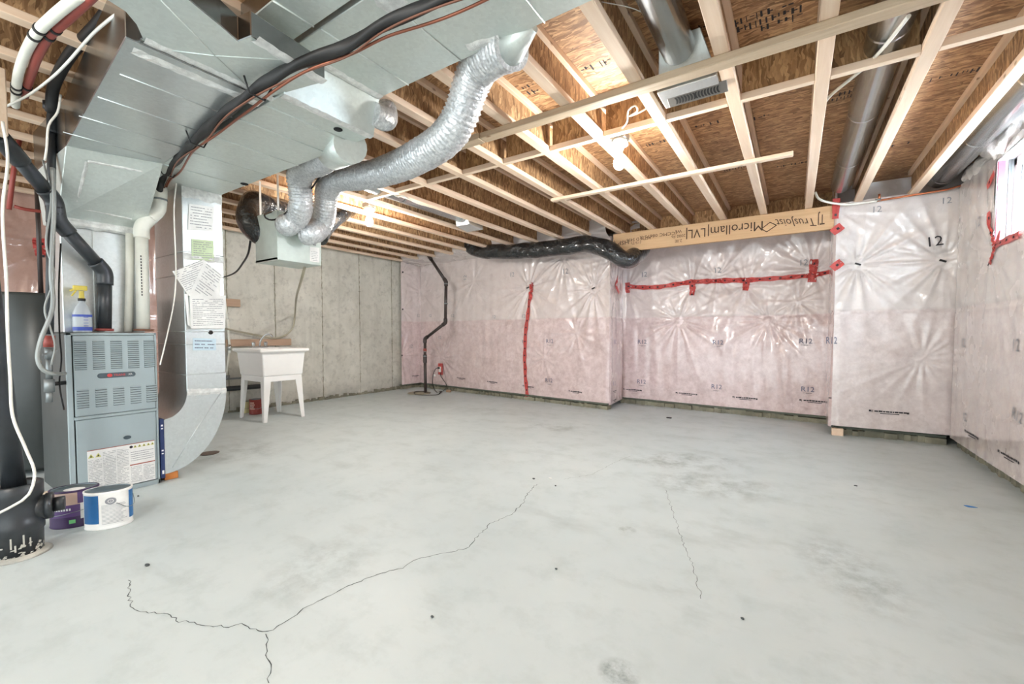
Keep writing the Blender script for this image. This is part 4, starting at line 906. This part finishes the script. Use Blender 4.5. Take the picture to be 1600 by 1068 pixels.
cable('grey_wire', [PX(67, 250, XC), PX(80, 310, XC), PX(72, 380, XC), PX(85, 430, XC), PX(70, 480, XC), PX(78, 510, XC), PX(86, 540, XC), PX(80, 570, XC)], .005, 'thin grey wire wound around the gas pipe', 'bx')
cable('dark_wire', [PX(95, 380, XC-.1), PX(92, 450, XC-.1), PX(93, 520, XC-.1), PX(96, 560, XC-.1), PX(93, 600, XC-.1), PX(100, 640, XC-.1)], .004, 'thin dark wire hanging beside the furnace corner', 'gap')
cable('control_cable', [PX(276, 280, FX+.02), PX(272, 330, FX+.02), PX(275, 420, FX+.02), PX(272, 470, FX+.02), PX(262, 520, FX+.02), PX(250, 570, FX+.02)], .0045, 'thin white thermostat cable hanging in front of the drop duct')

# ---- drain stack at the left edge
SX, SY = -3.04, .367
st = thing('drain_stack', 'large black drain stack with side cleanout at the left edge', 'pipe', (SX, SY, 0))
dv = np.array([-.05, .01, 0])
MB().lathe([(.0, 0), (.086, 0), (.087, .11), (.092, .115), (.092, .16), (.086, .17), (.084, .26), (.092, .275), (.092, .335), (.084, .34), (.07, .33), (.06, .30)], (SX, SY, 0), 40).build('hub', M['blackabs'], st)
mb = MB(); top = np.array([SX-.17, SY-.10, 2.34]); mb.tube([(SX, SY, .28), top], .04, 24); mb.build('pipe', M['blackabs'], st)
d2 = _u(np.array([.25, .97, 0])); c = np.array([SX, SY, .205])
MB().tube([c+d2*.03, c+d2*.118], .056, 24).build('cleanout_branch', M['blackabs'], st)
MB().tube([c+d2*.095, c+d2*.12], .062, 24).build('cleanout_rim', M['blackabs'], st)
MB().tube([c+d2*.12, c+d2*.16], .034, 20).build('cleanout_plug', M['blackabs'], st)
mb = MB(); rr = random.Random(8)
for i in range(46):
    a = rr.uniform(-1.9, 1.3); z = rr.uniform(.004, .03+.05*rr.random()**2); s_ = rr.uniform(.004, .011); x, y = SX+.0875*math.cos(a), SY+.0875*math.sin(a)
    tt = np.array([-math.sin(a), math.cos(a), 0]); p = np.array([x, y, z]); mb.add([p-tt*s_, p+tt*s_*.8, p+tt*s_+np.array([0, 0, s_*.7]), p-tt*s_*.5+np.array([0, 0, s_*rr.uniform(.5, 1.6)])], [(0, 1, 2, 3)])
for a in (-.9, -.35, -.2, .1, .35):
    x, y = SX+.0878*math.cos(a), SY+.0878*math.sin(a); tt = np.array([-math.sin(a), math.cos(a), 0])*.003; z0 = rr.uniform(.03, .06); z1 = z0+rr.uniform(.03, .06); p = np.array([x, y, 0])
    mb.add([p-tt+[0, 0, z0], p+tt+[0, 0, z0], p+tt+[0, 0, z1], p-tt+[0, 0, z1]], [(0, 1, 2, 3)])
mb.build('cement_splash', M['conc'], st)
MB().lathe([(.087, 0), (.115, .0), (.1, .008), (.087, .014)], (SX, SY, .0005), 40).build('cement_collar', M['conc'], st)
cable('white_cable', [PX(4, 190, -2.95), PX(12, 250, -2.92), PX(4, 330, -2.9), PX(10, 440, -2.88), PX(12, 520, -2.86), PX(16, 590, -2.86), PX(20, 650, -2.84), PX(40, 700, -2.82), PX(54, 738, -2.8), PX(45, 772, -2.8), PX(20, 790, -2.8), PX(-12, 806, -2.8)], .0055, 'white cable draped down the front of the black drain stack')
# ---- overhead clutter top left
a4 = thing('dark_joist_pipe', 'thick black sleeved pipe slanting up into the dark joists at top left', 'pipe', tuple(PZ(80, 160, 2.2)))
MB().tube(spline([PX(80, 175, -3.3), PX(84, 135, -3.2), PX(110, 85, -2.9), PX(160, 30, -2.5), PX(200, -30, -2.2)], .03), .024, 20).build('sleeve', M['black'], a4)
MB().tube([PX(80, 160, -3.3), PX(80, 172, -3.32)], .032, 20).build('clamp_ring', M['blackabs'], a4)
def hangpipe(path, r, mat, label, rings):
    t = thing('water_pipe', label, 'pipe', tuple(path[0])); S = spline(path, .02); MB().tube(S, r, 16).build('pipe', M[mat], t)
    for k in rings:
        i = int(k*(len(S)-2)); MB().tube([S[i], S[i+1]], r*1.18, 14).build('clip', M['black'], t)
hangpipe([PZ(24, 165, 2.27), PZ(27, 125, 2.27), PZ(36, 92, 2.27), PZ(55, 55, 2.26), PZ(82, 27, 2.25), PZ(125, -8, 2.25)], .018, 'pvc', 'white sleeved pipe bending across the joists at top left', (.15, .2, .66, .72))
hangpipe([PZ(38, 150, 2.28), PZ(48, 118, 2.28), PZ(60, 85, 2.27), PZ(78, 55, 2.27), PZ(110, 26, 2.26), PZ(150, -12, 2.25)], .0165, 'redpipe', 'dull red pipe bending across the joists at top left', (.1, .62, .68))
cable('white_cable', [PZ(10, 166, 2.24), PZ(45, 148, 2.24), PZ(80, 122, 2.24), PZ(105, 98, 2.24), PZ(140, 58, 2.24), PZ(165, 35, 2.24), PZ(185, 20, 2.24)], .0055, 'white cable strung up past the joists at top left')
cable('white_cable', [PX(95, 148, -3.2), PX(90, 175, -3.2), PX(76, 196, -3.2), PX(73, 230, -3.25), PX(70, 250, -3.3)], .005, 'grey-white cable hanging beside the black sleeved pipe')

# ================================================================== PAINT CANS
def can(name, c, label, rx, ry, h, rot, body, lidm):
    t = thing(name, label, 'paint can', tuple(c)); c = np.array(c)
    MB().lathe([(0, 0), (1, 0), (1.02, .004), (1, .01), (1, h-.012), (1.025, h-.006), (1.025, h), (.95, h)], c, 48, True, rx, ry, rot).build('body', M[body], t)
    MB().lathe([(.955, h-.002), (.93, h-.008), (.86, h-.006), (.84, h-.012), (0, h-.012)], c, 48, True, rx, ry, rot).build('lid', M[lidm], t)
    return t, c, rx, ry, rot
def wrap(t, c, rx, ry, rot, a0, a1, z0, z1, mat, name='label', e=.0012):
    n = max(3, int(abs(a1-a0)/.12)); V = []
    for z in (z0, z1):
        for i in range(n+1):
            a = a0+(a1-a0)*i/n; x, y = (rx+e)*math.cos(a), (ry+e)*math.sin(a); V.append(c+np.array([x*math.cos(rot)-y*math.sin(rot), x*math.sin(rot)+y*math.cos(rot), z]))
    return MB().grid(V, n+1, 2).build(name, M[mat], t)
def wpt(c, rx, ry, rot, a, z, e=.003):
    x, y = (rx+e)*math.cos(a), (ry+e)*math.sin(a); return c+np.array([x*math.cos(rot)-y*math.sin(rot), x*math.sin(rot)+y*math.cos(rot), z])
# view bearing of the cans: rot turns the long axis across the view
c1 = PZ(118, 817, 0); c2 = PZ(171, 819, 0)
ra = math.atan2(.84, .54)+math.pi/2-.55
rc = math.atan2(c2[1]-c1[1], c2[0]-c1[0])+.5
t, c, rx, ry, rot = can('paint_can', c2, 'white and blue oval paint can with dented grey lid', .1, .072, .2, rc, 'white', 'lid')
def afront(c, rot, rx, ry):   # angle on the can that faces the camera
    best = None
    for k in range(360):
        a = math.radians(k); p = wpt(c, rx, ry, rot, a, 0); d = math.hypot(p[0], p[1])
        if best is None or d < best[0]: best = (d, a)
    return best[1]
af = afront(c, rot, rx, ry)
wrap(t, c, rx, ry, rot, af-1.5, af-.62, .035, .185, 'canblue'); wrap(t, c, rx, ry, rot, af+.75, af+1.7, .035, .185, 'canblue'); wrap(t, c, rx, ry, rot, af-.6, af+.73, .02, .19, 'paper')
mb = MB()
for i in range(15):
    z = .03+.007*i; a0, a1 = af-.5, af+.6-.3*random.random(); V = [wpt(c, rx, ry, rot, a0+(a1-a0)*k/8, z+dz, .0022) for dz in (0, .002) for k in range(9)]; mb.grid(V, 9, 2)
mb.build('printed_mark', M['ink'], t)
mb = MB()
for k in range(16):
    a = 2*math.pi*k/16; b = 2*math.pi*(k+1)/16
    for r0, r1 in ((.012, .022), (.002, .009)): mb.quad(*[wpt(c, rx, ry, rot, af-.12+r_*math.cos(q)/.095, .15+.85*r_*math.sin(q), .0026) for r_, q in ((r0, a), (r1, a), (r1, b), (r0, b))])
mb.build('printed_emblem', M['ink'], t)
mb = MB(); mb.tube(spline([wpt(c, rx, ry, rot, af+1.5, .15), wpt(c, rx, ry, rot, af+1.3, .1, .006), wpt(c, rx, ry, rot, af+.6, .1, .008), wpt(c, rx, ry, rot, af+.1, .135, .006)], .01), .0017, 6); mb.build('wire_handle', M['steel'], t)
t, c, rx, ry, rot = can('paint_can', c1, 'purple and tan oval paint can behind the white one', .1, .072, .2, rc, 'purpled', 'lid')
af = afront(c, rot, rx, ry)
wrap(t, c, rx, ry, rot, af-2.2, af+2, .125, .19, 'tan'); wrap(t, c, rx, ry, rot, af-.1, af+1.6, .13, .19, 'purple', e=.002); wrap(t, c, rx, ry, rot, af-2, af+2.2, .06, .125, 'purple'); wrap(t, c, rx, ry, rot, af+.0, af+1.5, .045, .13, 'paper', e=.002)
wrap(t, c, rx, ry, rot, af-.45, af-.2, .025, .045, 'green', e=.002)
mb = MB(); a0 = af-.75
for k, ch in enumerate('COLOUR'[:0]): pass
for k in range(7): 
    a = af-1.1+.11*k; mb.grid([wpt(c, rx, ry, rot, a+q, z, .0022) for z in (.096, .108) for q in (0, .035, .07)], 3, 2)
mb.build('printed_mark', M['paper'], t)
MB().lathe([(0, 0), (.045, 0)], c+np.array([0, 0, .19]), 24, False, 1, .7, rot).build('paint_blot', M['paper'], t)
mb = MB(); mb.tube(spline([wpt(c, rx, ry, rot, af-1.5, .12), wpt(c, rx, ry, rot, af-1.2, .075, .008), wpt(c, rx, ry, rot, af-.4, .085, .01), wpt(c, rx, ry, rot, af+.4, .1, .008), wpt(c, rx, ry, rot, af+1, .14, .004)], .01), .0017, 6); mb.build('wire_handle', M['steel'], t)
tag(MB().obox(PZ(84, 768, .03), (.3, .95, .12), (.95, -.3, 0), (-.04, -.1, .99), .16, .018, .012).build('wood_offcut', M['woodX'], None, .002, 1), 'pale wood offcut lying behind the paint cans', 'offcut')
tag(MB().lathe([(0, .01), (.1, .005), (.14, .05), (.09, .1), (.03, .12), (0, .12)], PZ(60, 735, 0)+np.array([-.35, -.02, 0]), 9, False).build('plastic_bundle', M['blackduct']), 'crumpled dark plastic bundle on the floor beside the furnace', 'bag')

# ================================================================== LAUNDRY TUB
tb = thing('laundry_tub', 'white plastic laundry tub on four tapered legs', 'sink', (-5.5, 2.8, 0))
tx0, tx1, ty0, ty1, tz = -5.74, -5.10, 2.5, 3.05, .86
def ring(ins, z, b=.0): return [(tx0+ins+b, ty0+ins, z), (tx1-ins, ty0+ins, z), (tx1-ins, ty1-ins, z), (tx0+ins+b, ty1-ins, z)]
mb = MB(); L = [ring(.038, .535), ring(.016, .80), ring(.016, .815), ring(-.022, .825), ring(-.022, .862), ring(.015, .862), ring(.03, .845), ring(.05, .56)]
V = [p for r in L for p in r]; fs = [(i*4+k, i*4+(k+1) % 4, (i+1)*4+(k+1) % 4, (i+1)*4+k) for i in range(len(L)-1) for k in range(4)]+[(3, 2, 1, 0), tuple(28+k for k in range(4))]
mb.add(V, fs); mb.build('basin', M['white'], tb, .014, 3)
MB().box((tx0+.045, ty0+.045, .47), (tx1-.045, ty1-.045, .535)).build('apron', M['white'], tb, .008)
for (x, y, dx, dy) in ((tx1-.045, ty0+.045, -1, 1), (tx1-.045, ty1-.045, -1, -1), (tx0+.045, ty0+.045, 1, 1), (tx0+.045, ty1-.045, 1, -1)):
    ox, oy = .018*-dx, .018*-dy; w0, w1 = .085, .04; th = .012; mb = MB()
    def leg(w, z, ex, ey): X = x+ex; Y = y+ey; return [(X, Y, z), (X+dx*w, Y, z), (X+dx*w, Y+dy*th, z), (X+dx*th, Y+dy*th, z), (X+dx*th, Y+dy*w, z), (X, Y+dy*w, z)]
    T, B = leg(w0, .50, 0, 0), leg(w1, 0, ox, oy); f = [(k, (k+1) % 6, 6+(k+1) % 6, 6+k) for k in range(6)]+[(5, 4, 3, 2, 1, 0), (6, 7, 8, 9, 10, 11)]
    if dx*dy > 0: pass
    mb.add(T+B, f); o = mb.build('leg', M['white'], tb, .003, 1)
    bm = bmesh.new(); bm.from_mesh(o.data); bmesh.ops.recalc_face_normals(bm, faces=bm.faces); bm.to_mesh(o.data); bm.free()
fc = thing('tap', 'chrome twin handle tap on the back rim of the laundry tub', 'tap', (tx0+.02, 2.8, .862)); fcx, fcy = tx0+.0, (ty0+ty1)/2+.02
MB().box((fcx-.025, fcy-.1, .862), (fcx+.025, fcy+.1, .882)).build('base', M['chrome'], fc, .008)
for s_ in (-.075, .075): MB().lathe([(.018, 0), (.02, .02), (.024, .04), (.02, .055), (0, .058)], (fcx, fcy+s_, .88), 14).build('handle', M['chrome'], fc)
MB().tube(spline([(fcx, fcy, .88), (fcx+.01, fcy+.01, .95), (fcx+.06, fcy+.04, 1.02), (fcx+.13, fcy+.075, 1.03), (fcx+.15, fcy+.085, 1.0)], .01), .011, 12).build('spout', M['chrome'], fc)
p0, p1 = PX(352, 538, LW), PX(455, 538, LW)
tag(MB().box((LW+.008, p0[1], .87), (LW+.045, p1[1]-.02, .965)).build('backing_board', M['oldwood'], None, .003, 1), 'brown backing board fixed to the concrete behind the laundry tub', 'board')
p = PX(362, 473, LW); tag(MB().box((LW+.006, p[1]-.1, p[2]-.05), (LW+.04, p[1]+.09, p[2]+.05)).build('wood_block', M['oldwood'], None, .003, 1), 'brown wood block fixed high on the concrete wall', 'block')
def small_can(px, py, r, h, label, mat, X):
    c = PZ(px, py, 0); t = thing('paint_tin', label, 'paint can', tuple(c)); MB().lathe([(0, 0), (r, 0), (r*1.03, .004), (r, .01), (r, h-.01), (r*1.04, h-.005), (r*1.04, h), (r*.9, h)], c, 28).build('body', M[mat], t)
    MB().lathe([(r*.93, h-.002), (r*.85, h-.008), (0, h-.008)], c, 28).build('lid', M['lid'], t)
    MB().tube(spline([c+np.array([0, -r, h*.7]), c+np.array([r*.8, -r*.8, h*.45]), c+np.array([r*1.1, 0, h*.4]), c+np.array([r*.8, r*.8, h*.5])], .01), .002, 5).build('wire_handle', M['steel'], t)
    return t, c
t, c = small_can(400, 646, .075, .19, 'dark red paint tin on the floor under the laundry tub', 'redcan', 0)
mb = MB()
for i in range(4): mb.grid([c+np.array([.0765*math.cos(a), .0765*math.sin(a), .07+.025*i+z]) for z in (0, .012) for a in np.linspace(-1.5, -.6-.1*(i % 2), 6)], 6, 2)
mb.build('printed_mark', M['tan'], t)
small_can(384, 644, .06, .15, 'small cream tin on the floor behind the red paint tin', 'cream', 0)
# hoses and pipes by the tub
cable('drain_hose', [PX(476, 418, -3.75), PX(470, 440, -4.0), PX(463, 465, -5.2), PX(461, 490, -6.08), PX(458, 510, -6.1), PX(448, 522, -6.12), PX(430, 528, -6.13), PX(405, 524, -6.13), PX(375, 518, -6.13), PX(352, 513, -6.13)], .012, 'grey drain hose hanging from the air exchanger and looping to the tub', 'greyhose', 'hose', 10)
cable('black_cable', [PX(392, 372, HX-hd-.08), PX(388, 395, -4.2), PX(380, 410, -4.6), PX(368, 425, -5.2), PX(352, 432, -5.8), PX(340, 434, -6.1)], .009, 'black power cable hanging left of the air exchanger', 'black', 'cable')
cable('black_cable', [PX(409, 338, HX-hd+.1), PX(424, 331, HX-.1), PX(413, 336, HX+.03), PX(420, 343, HX+.04), PX(435, 341, HX+.05), PX(455, 325, HX+.25), PY(482, 300, 1.98), PY(505, 268, 1.95), PY(512, 255, 1.9)], .007, 'thin black cable looped over the air exchanger', 'black', 'cable')
sp = thing('supply_pipe', 'white upright water pipe with valves beside the laundry tub', 'pipe', tuple(PX(357, 600, LW+.06)))
polypipe('pipe', [PX(352, 600, LW+.06), PX(359, 545, LW+.06), PX(356, 505, LW+.06), PX(350, 460, LW+.06), PX(349, 380, LW+.06), PX(349, 290, LW+.06)], .013, 'pvc', sp)
MB().tube([PX(358, 547, LW+.07), PX(359, 538, LW+.07)], .02, 10).build('valve', M['chrome'], sp); MB().tube([PX(356, 592, LW+.07), PX(356, 586, LW+.07)], .024, 10).build('valve', M['steel'], sp)
cable('water_pipe', [PX(352, 592, LW+.08), PX(385, 589, LW+.08), PX(400, 583, LW+.08)], .012, 'grey water pipe running low behind the laundry tub', 'steel', 'pipe')
tag(MB().tube([PX(345, 608, LW+.09), PX(420, 602, LW+.09)], .032, 16).build('drain_pipe', M['blackabs']), 'thick black drain pipe running low behind the laundry tub', 'pipe')
tag(MB().tube([PX(419, 622, LW+.1), PX(419, 600, LW+.1), PX(419, 585, LW+.1)], .022, 12).build('drain_pipe', M['brownabs']), 'dark trap pipe hanging under the laundry tub', 'pipe')

# ================================================================== BACK CORNER
YC = 5.62
vp = thing('vent_stack', 'dark thin vent stack zigzagging up the pink back corner', 'pipe', tuple(PY(665, 615, YC-.2)))
k_ = PZ(665, 614, 0); YC = k_[1]
polypipe('pipe', [k_, PY(664, 560, YC), PY(664, 529, YC+.02), PY(696, 504, YC+.02), PY(697, 440, YC+.02), PY(671, 401, YC+.04), PY(662, 386, YC+.06)], .026, 'brownabs', vp, hub=1.3)
for v in (549, 556): p = PY(664, v, YC); MB().tube([p-np.array([0, 0, .006]), p+np.array([0, 0, .006])], .033, 16).build('clamp', M['steel'], vp)
p = PY(664, 547, YC); MB().tube([p-np.array([0, 0, .03]), p+np.array([0, 0, .03])], .031, 16).build('coupling', M['redpipe'], vp)
for v in (443, 474): p = PY(697, v, YC); MB().tube([p-np.array([0, 0, .008]), p+np.array([0, 0, .008])], .033, 16).build('clamp', M['steel'], vp)
sl = tag(MB().lathe([(0, 0), (.2, 0), (.2, .006), (.19, .012), (0, .012)], PZ(655, 614, .0005), 32).build('sump_lid', plain('sump_lid', (150, 144, 126), .7)), 'round tan sump lid on the floor under the vent stack', 'lid')
b_ = BL; a, z = BL.px(691, 576)
ob = thing('outlet', 'white wall socket on a red taped patch in the pink wall', 'socket', tuple(BL.at(a, z, .01)[0]))
def onBL(da, dz, off): return BL.p0+BL.t*(a+da)+BL.n*(.045+off)+np.array([0, 0, z+dz])
MB().obox(onBL(0, 0, 0), BL.t, BL.n, (0, 0, 1), .055, .012, .105).build('red_surround', M['red'], ob, .004, 1); MB().obox(onBL(.0, -.005, .014), BL.t, BL.n, (0, 0, 1), .03, .006, .05).build('face_plate', M['white'], ob, .003, 1)
pg = thing('power_plug', 'black plug in the wall socket with a cord down to the sump', 'plug', tuple(onBL(-.01, .02, .03)))
MB().obox(onBL(-.012, .022, .032), BL.t, BL.n, (0, 0, 1), .018, .014, .016).build('plug', M['black'], pg, .004, 1)
f0 = PZ(692, 611, .012)
MB().tube(spline([onBL(-.02, .02, .04), onBL(-.07, 0, .06), PY(677, 585, YC+.05), PY(676, 600, YC), PZ(682, 612, .01), PZ(690, 611, .01), PZ(684, 616, .01), PZ(668, 617, .022), PZ(650, 616, .022), PZ(648, 612, .022), PZ(660, 611, .022), PZ(672, 614, .022)], .02), .006, 8).build('cord', M['black'], pg)
MB().tube(spline([onBL(.045, -.05, .02), onBL(.055, -.12, .04), PY(698, 602, YC+.1), PZ(694, 609, .01), PZ(686, 614, .01)], .02), .006, 8).build('cord', M['black'], pg)
MB().obox(PY(679, 586, YC+.06), (1, 0, 0), (0, 1, 0), (0, 0, 1), .018, .003, .018).build('cord_tag', M['paper'], pg)
MB().obox(PZ(698, 611, .02)+np.array([0, .05, 0]), (1, 0, 0), (0, 1, 0), (0, 0, 1), .045, .02, .02).build('wood_block', M['oldwood'], wb)

# ================================================================== RIGHT SIDE SMALL THINGS
cable('white_hose', [PY(1274, 300, 5.3), PY(1279, 310, 5.3), PY(1295, 316, 5.32), PY(1325, 319, 5.36), PY(1370, 314, 5.42)], .011, 'white plastic tube looping from the joists to the copper pipe', 'cable', 'pipe')
cp = thing('copper_pipe', 'thin copper pipe running along the top of the corner panel', 'pipe', tuple(PY(1370, 314, 5.42)))
MB().tube([PY(1368, 314, 5.42), PY(1480, 296, 5.44), PY(1508, 288, 5.46)], .009, 10).build('pipe', M['copper'], cp); p = PY(1372, 312, 5.42); MB().tube([p-np.array([.02, 0, 0]), p+np.array([.02, 0, 0])], .013, 10).build('fitting', M['steel'], cp)
MB().tube([PY(1374, 312, 5.42), PY(1374, 303, 5.42)], .01, 8).build('valve_stem', M['copper'], cp)
cable('plastic_tube', [PZ(1420, 25, 2.36), PZ(1380, 75, 2.38), PZ(1345, 110, 2.4), PZ(1300, 147, 2.42), PZ(1285, 165, 2.44)], .0085, 'thin pale plastic tube crossing the joist bay at top right', 'cable', 'pipe')
cable('thin_wire', [PZ(940, 3, 2.45), PZ(985, 12, 2.45), PZ(1015, 25, 2.45)], .002, 'thin pale wire across the joist bay beside the shiny round pipe')
cable('thin_wire', [PX(1500, 222, 1.12), PX(1540, 205, 1.12), PX(1600, 160, 1.12), PX(1660, 120, 1.12)], .004, 'thin white wire along the pipe over the window wall')
# loose fibreglass along the top of the window wall
rr = random.Random(12)
def tuft(path, r, label, seed):
    g = np.random.default_rng(seed); P = resample(spline(path, .03), .02); K = [(g.uniform(.1, .9), int(g.integers(1, 8)), g.uniform(0, 6.28)) for _ in range(14)]; nn = 24
    rf = lambda i, k: r*min(1, .25+.12*min(i, len(P)-1-i))*(1+.3*sum(math.sin(f*i+n*2*math.pi*k/nn+p) for f, n, p in K)/4)
    return tag(MB().tube(P, r, nn, True, True, rf).build('fibreglass_roll', M['fluff']), label, 'insulation')
tuft([(1.24, 5.45, 2.41), (1.26, 5.1, 2.40), (1.25, 4.85, 2.42)], .06, 'thin tuft of loose fibreglass near the back corner of the window wall', 1)
tuft([(1.25, 4.9, 2.43), (1.24, 4.6, 2.44), (1.26, 4.3, 2.43), (1.24, 4.0, 2.45)], .085, 'plump roll of white fibreglass on top of the wall above the window', 2)
tuft([(1.25, 4.05, 2.44), (1.25, 3.4, 2.45), (1.25, 2.6, 2.44), (1.25, 1.5, 2.44)], .09, 'long roll of white fibreglass continuing towards the camera over the window', 3)
mb = MB(); V = []; g = sines(77, 8, 9, 9); n = 120
for j in range(8):
    for i in range(n):
        y = 5.5-7*i/(n-1); f = j/7; V.append((1.36-.0+.02*sum(a*math.sin(kx*y+kz*f+p) for kx, kz, p, a in g)/3-.06*math.sin(3.1*f), y, 2.35+.235*f))
mb.grid(V, n, 8).build('tucked_poly', M['polyR'], wr)

# ================================================================== BULBS
def bulb(x, y, label):
    t = thing('light_fixture', label, 'light', (x, y, JZ))
    MB().lathe([(0, .012), (.05, .012), (.05, 0), (.056, -.002), (.056, -.02), (.03, -.03), (.024, -.05), (.022, -.06), (0, -.06)], (x, y, JZ-.012), 24).build('lampholder', M['white'], t)
    MB().lathe([(.015, -.055), (.018, -.075), (.034, -.105), (.041, -.135), (.036, -.162), (.02, -.178), (0, -.182)], (x, y, JZ-.012), 24).build('bulb', M['bulb'], t)
    MB().box((x-.055, y-.045, JZ-.001), (x+.055, y+.045, JZ+.045)).build('junction_box', M['steel'], t, .004, 1)
    return t
bulb(BULB1[0], BULB1[1], 'bare lit bulb in a white lampholder between the two timber straps')
bulb(BULB2[0], BULB2[1], 'bare lit bulb in a white lampholder to the right of the air exchanger')
bulb(-1.2, -1.1, 'unseen bare bulb in a white lampholder, added behind the camera for more light')
cable('white_cable', [PZ(972, 200, 2.36), PZ(980, 190, 2.37), PZ(982, 172, 2.38), PZ(992, 165, 2.38), PZ(996, 173, 2.38), PZ(984, 181, 2.38), PZ(976, 186, 2.38)][:6]+[PZ(1000, 175, 2.38), PZ(1012, 168, 2.4)], .005, 'white cable with a loop running to the nearer bare bulb')
t = tag(MB().tube(spline([PZ(612, 301, 2.36), PZ(622, 307, 2.345), PZ(630, 306, 2.345), PZ(655, 318, 2.37), PZ(700, 330, 2.42)], .02), .008, 8).build('white_cable', M['cable']), 'short white cable under the joists left of the pale round pipe', 'cable')

# ================================================================== SCRAPS ON THE FLOOR
def chip(u, v, sx, sy, label, mat='stone', h=.006, seed=0, cat='scrap'):
    rr = random.Random(seed+u); c = PZ(u, v, .0008); n = 7; P = [c+np.array([sx*math.cos(6.283*k/n)*rr.uniform(.6, 1.1), sy*math.sin(6.283*k/n)*rr.uniform(.6, 1.1), 0]) for k in range(n)]
    return tag(MB().prism(P, (0, 0, h)).build('floor_scrap', M[mat], None, h*.3, 1), label, cat)
chip(1515, 791, .035, .018, 'small blue scrap on the floor near the window wall', 'bluetape', .002)
chip(230, 883, .014, .009, 'dark chip on the bare floor in front of the paint cans')
chip(1160, 967, .008, .006, 'dark chip on the near floor right of centre')
chip(860, 747, .02, .01, 'white scrap on the floor beside a dark crumb', 'paper', .004)
chip(834, 748, .012, .009, 'dark crumb at the far end of the floor crack')
chip(1045, 653, .035, .02, 'dark scrap on the floor below the recessed pink wall', 'inkd', .012)
chip(868, 759, .009, .007, 'dark crumb in front of the white floor scrap')
chip(869, 889, .007, .006, 'dark crumb alone on the middle of the floor')
chip(675, 964, .009, .007, 'grey crumb on the near floor left of centre')
chip(216, 775, .008, .006, 'black crumb in front of the furnace', 'black')
chip(1337, 759, .012, .006, 'dark splinter on the floor toward the window wall')
dr = tag(MB().lathe([(0, 0), (.07, 0), (.075, .004), (.06, .007), (0, .007)], PZ(327, 708, .0005), 24).build('floor_drain', plain('drain_brown', (96, 84, 76), .7)), 'round dark floor drain behind the duct elbow', 'drain')

# repeats share a group
GROUPS = {'flexible_duct': 'silver flexible ducts', 'insulated_duct': 'black wrapped ducts', 'round_pipe': 'round steel pipes between the joists', 'strapping_board': 'timber straps under the joists',
          'duct_label': 'labels stuck on the drop duct', 'paper_leaflet': 'leaflets taped to the drop duct', 'paint_can': 'paint cans by the furnace', 'paint_tin': 'tins under the laundry tub',
          'light_fixture': 'bare bulb fixtures', 'floor_scrap': 'scraps on the floor', 'fibreglass_roll': 'loose fibreglass above the window wall', 'water_pipe': 'water pipes', 'white_cable': 'white cables', 'black_cable': 'black cables by the air exchanger', 'thin_wire': 'thin pale wires', 'drain_pipe': 'drain pipes behind the tub'}
for o in bpy.data.objects:
    k = o.name.split('.')[0]
    if o.parent is None and k in GROUPS and 'category' in o: o['group'] = GROUPS[k]
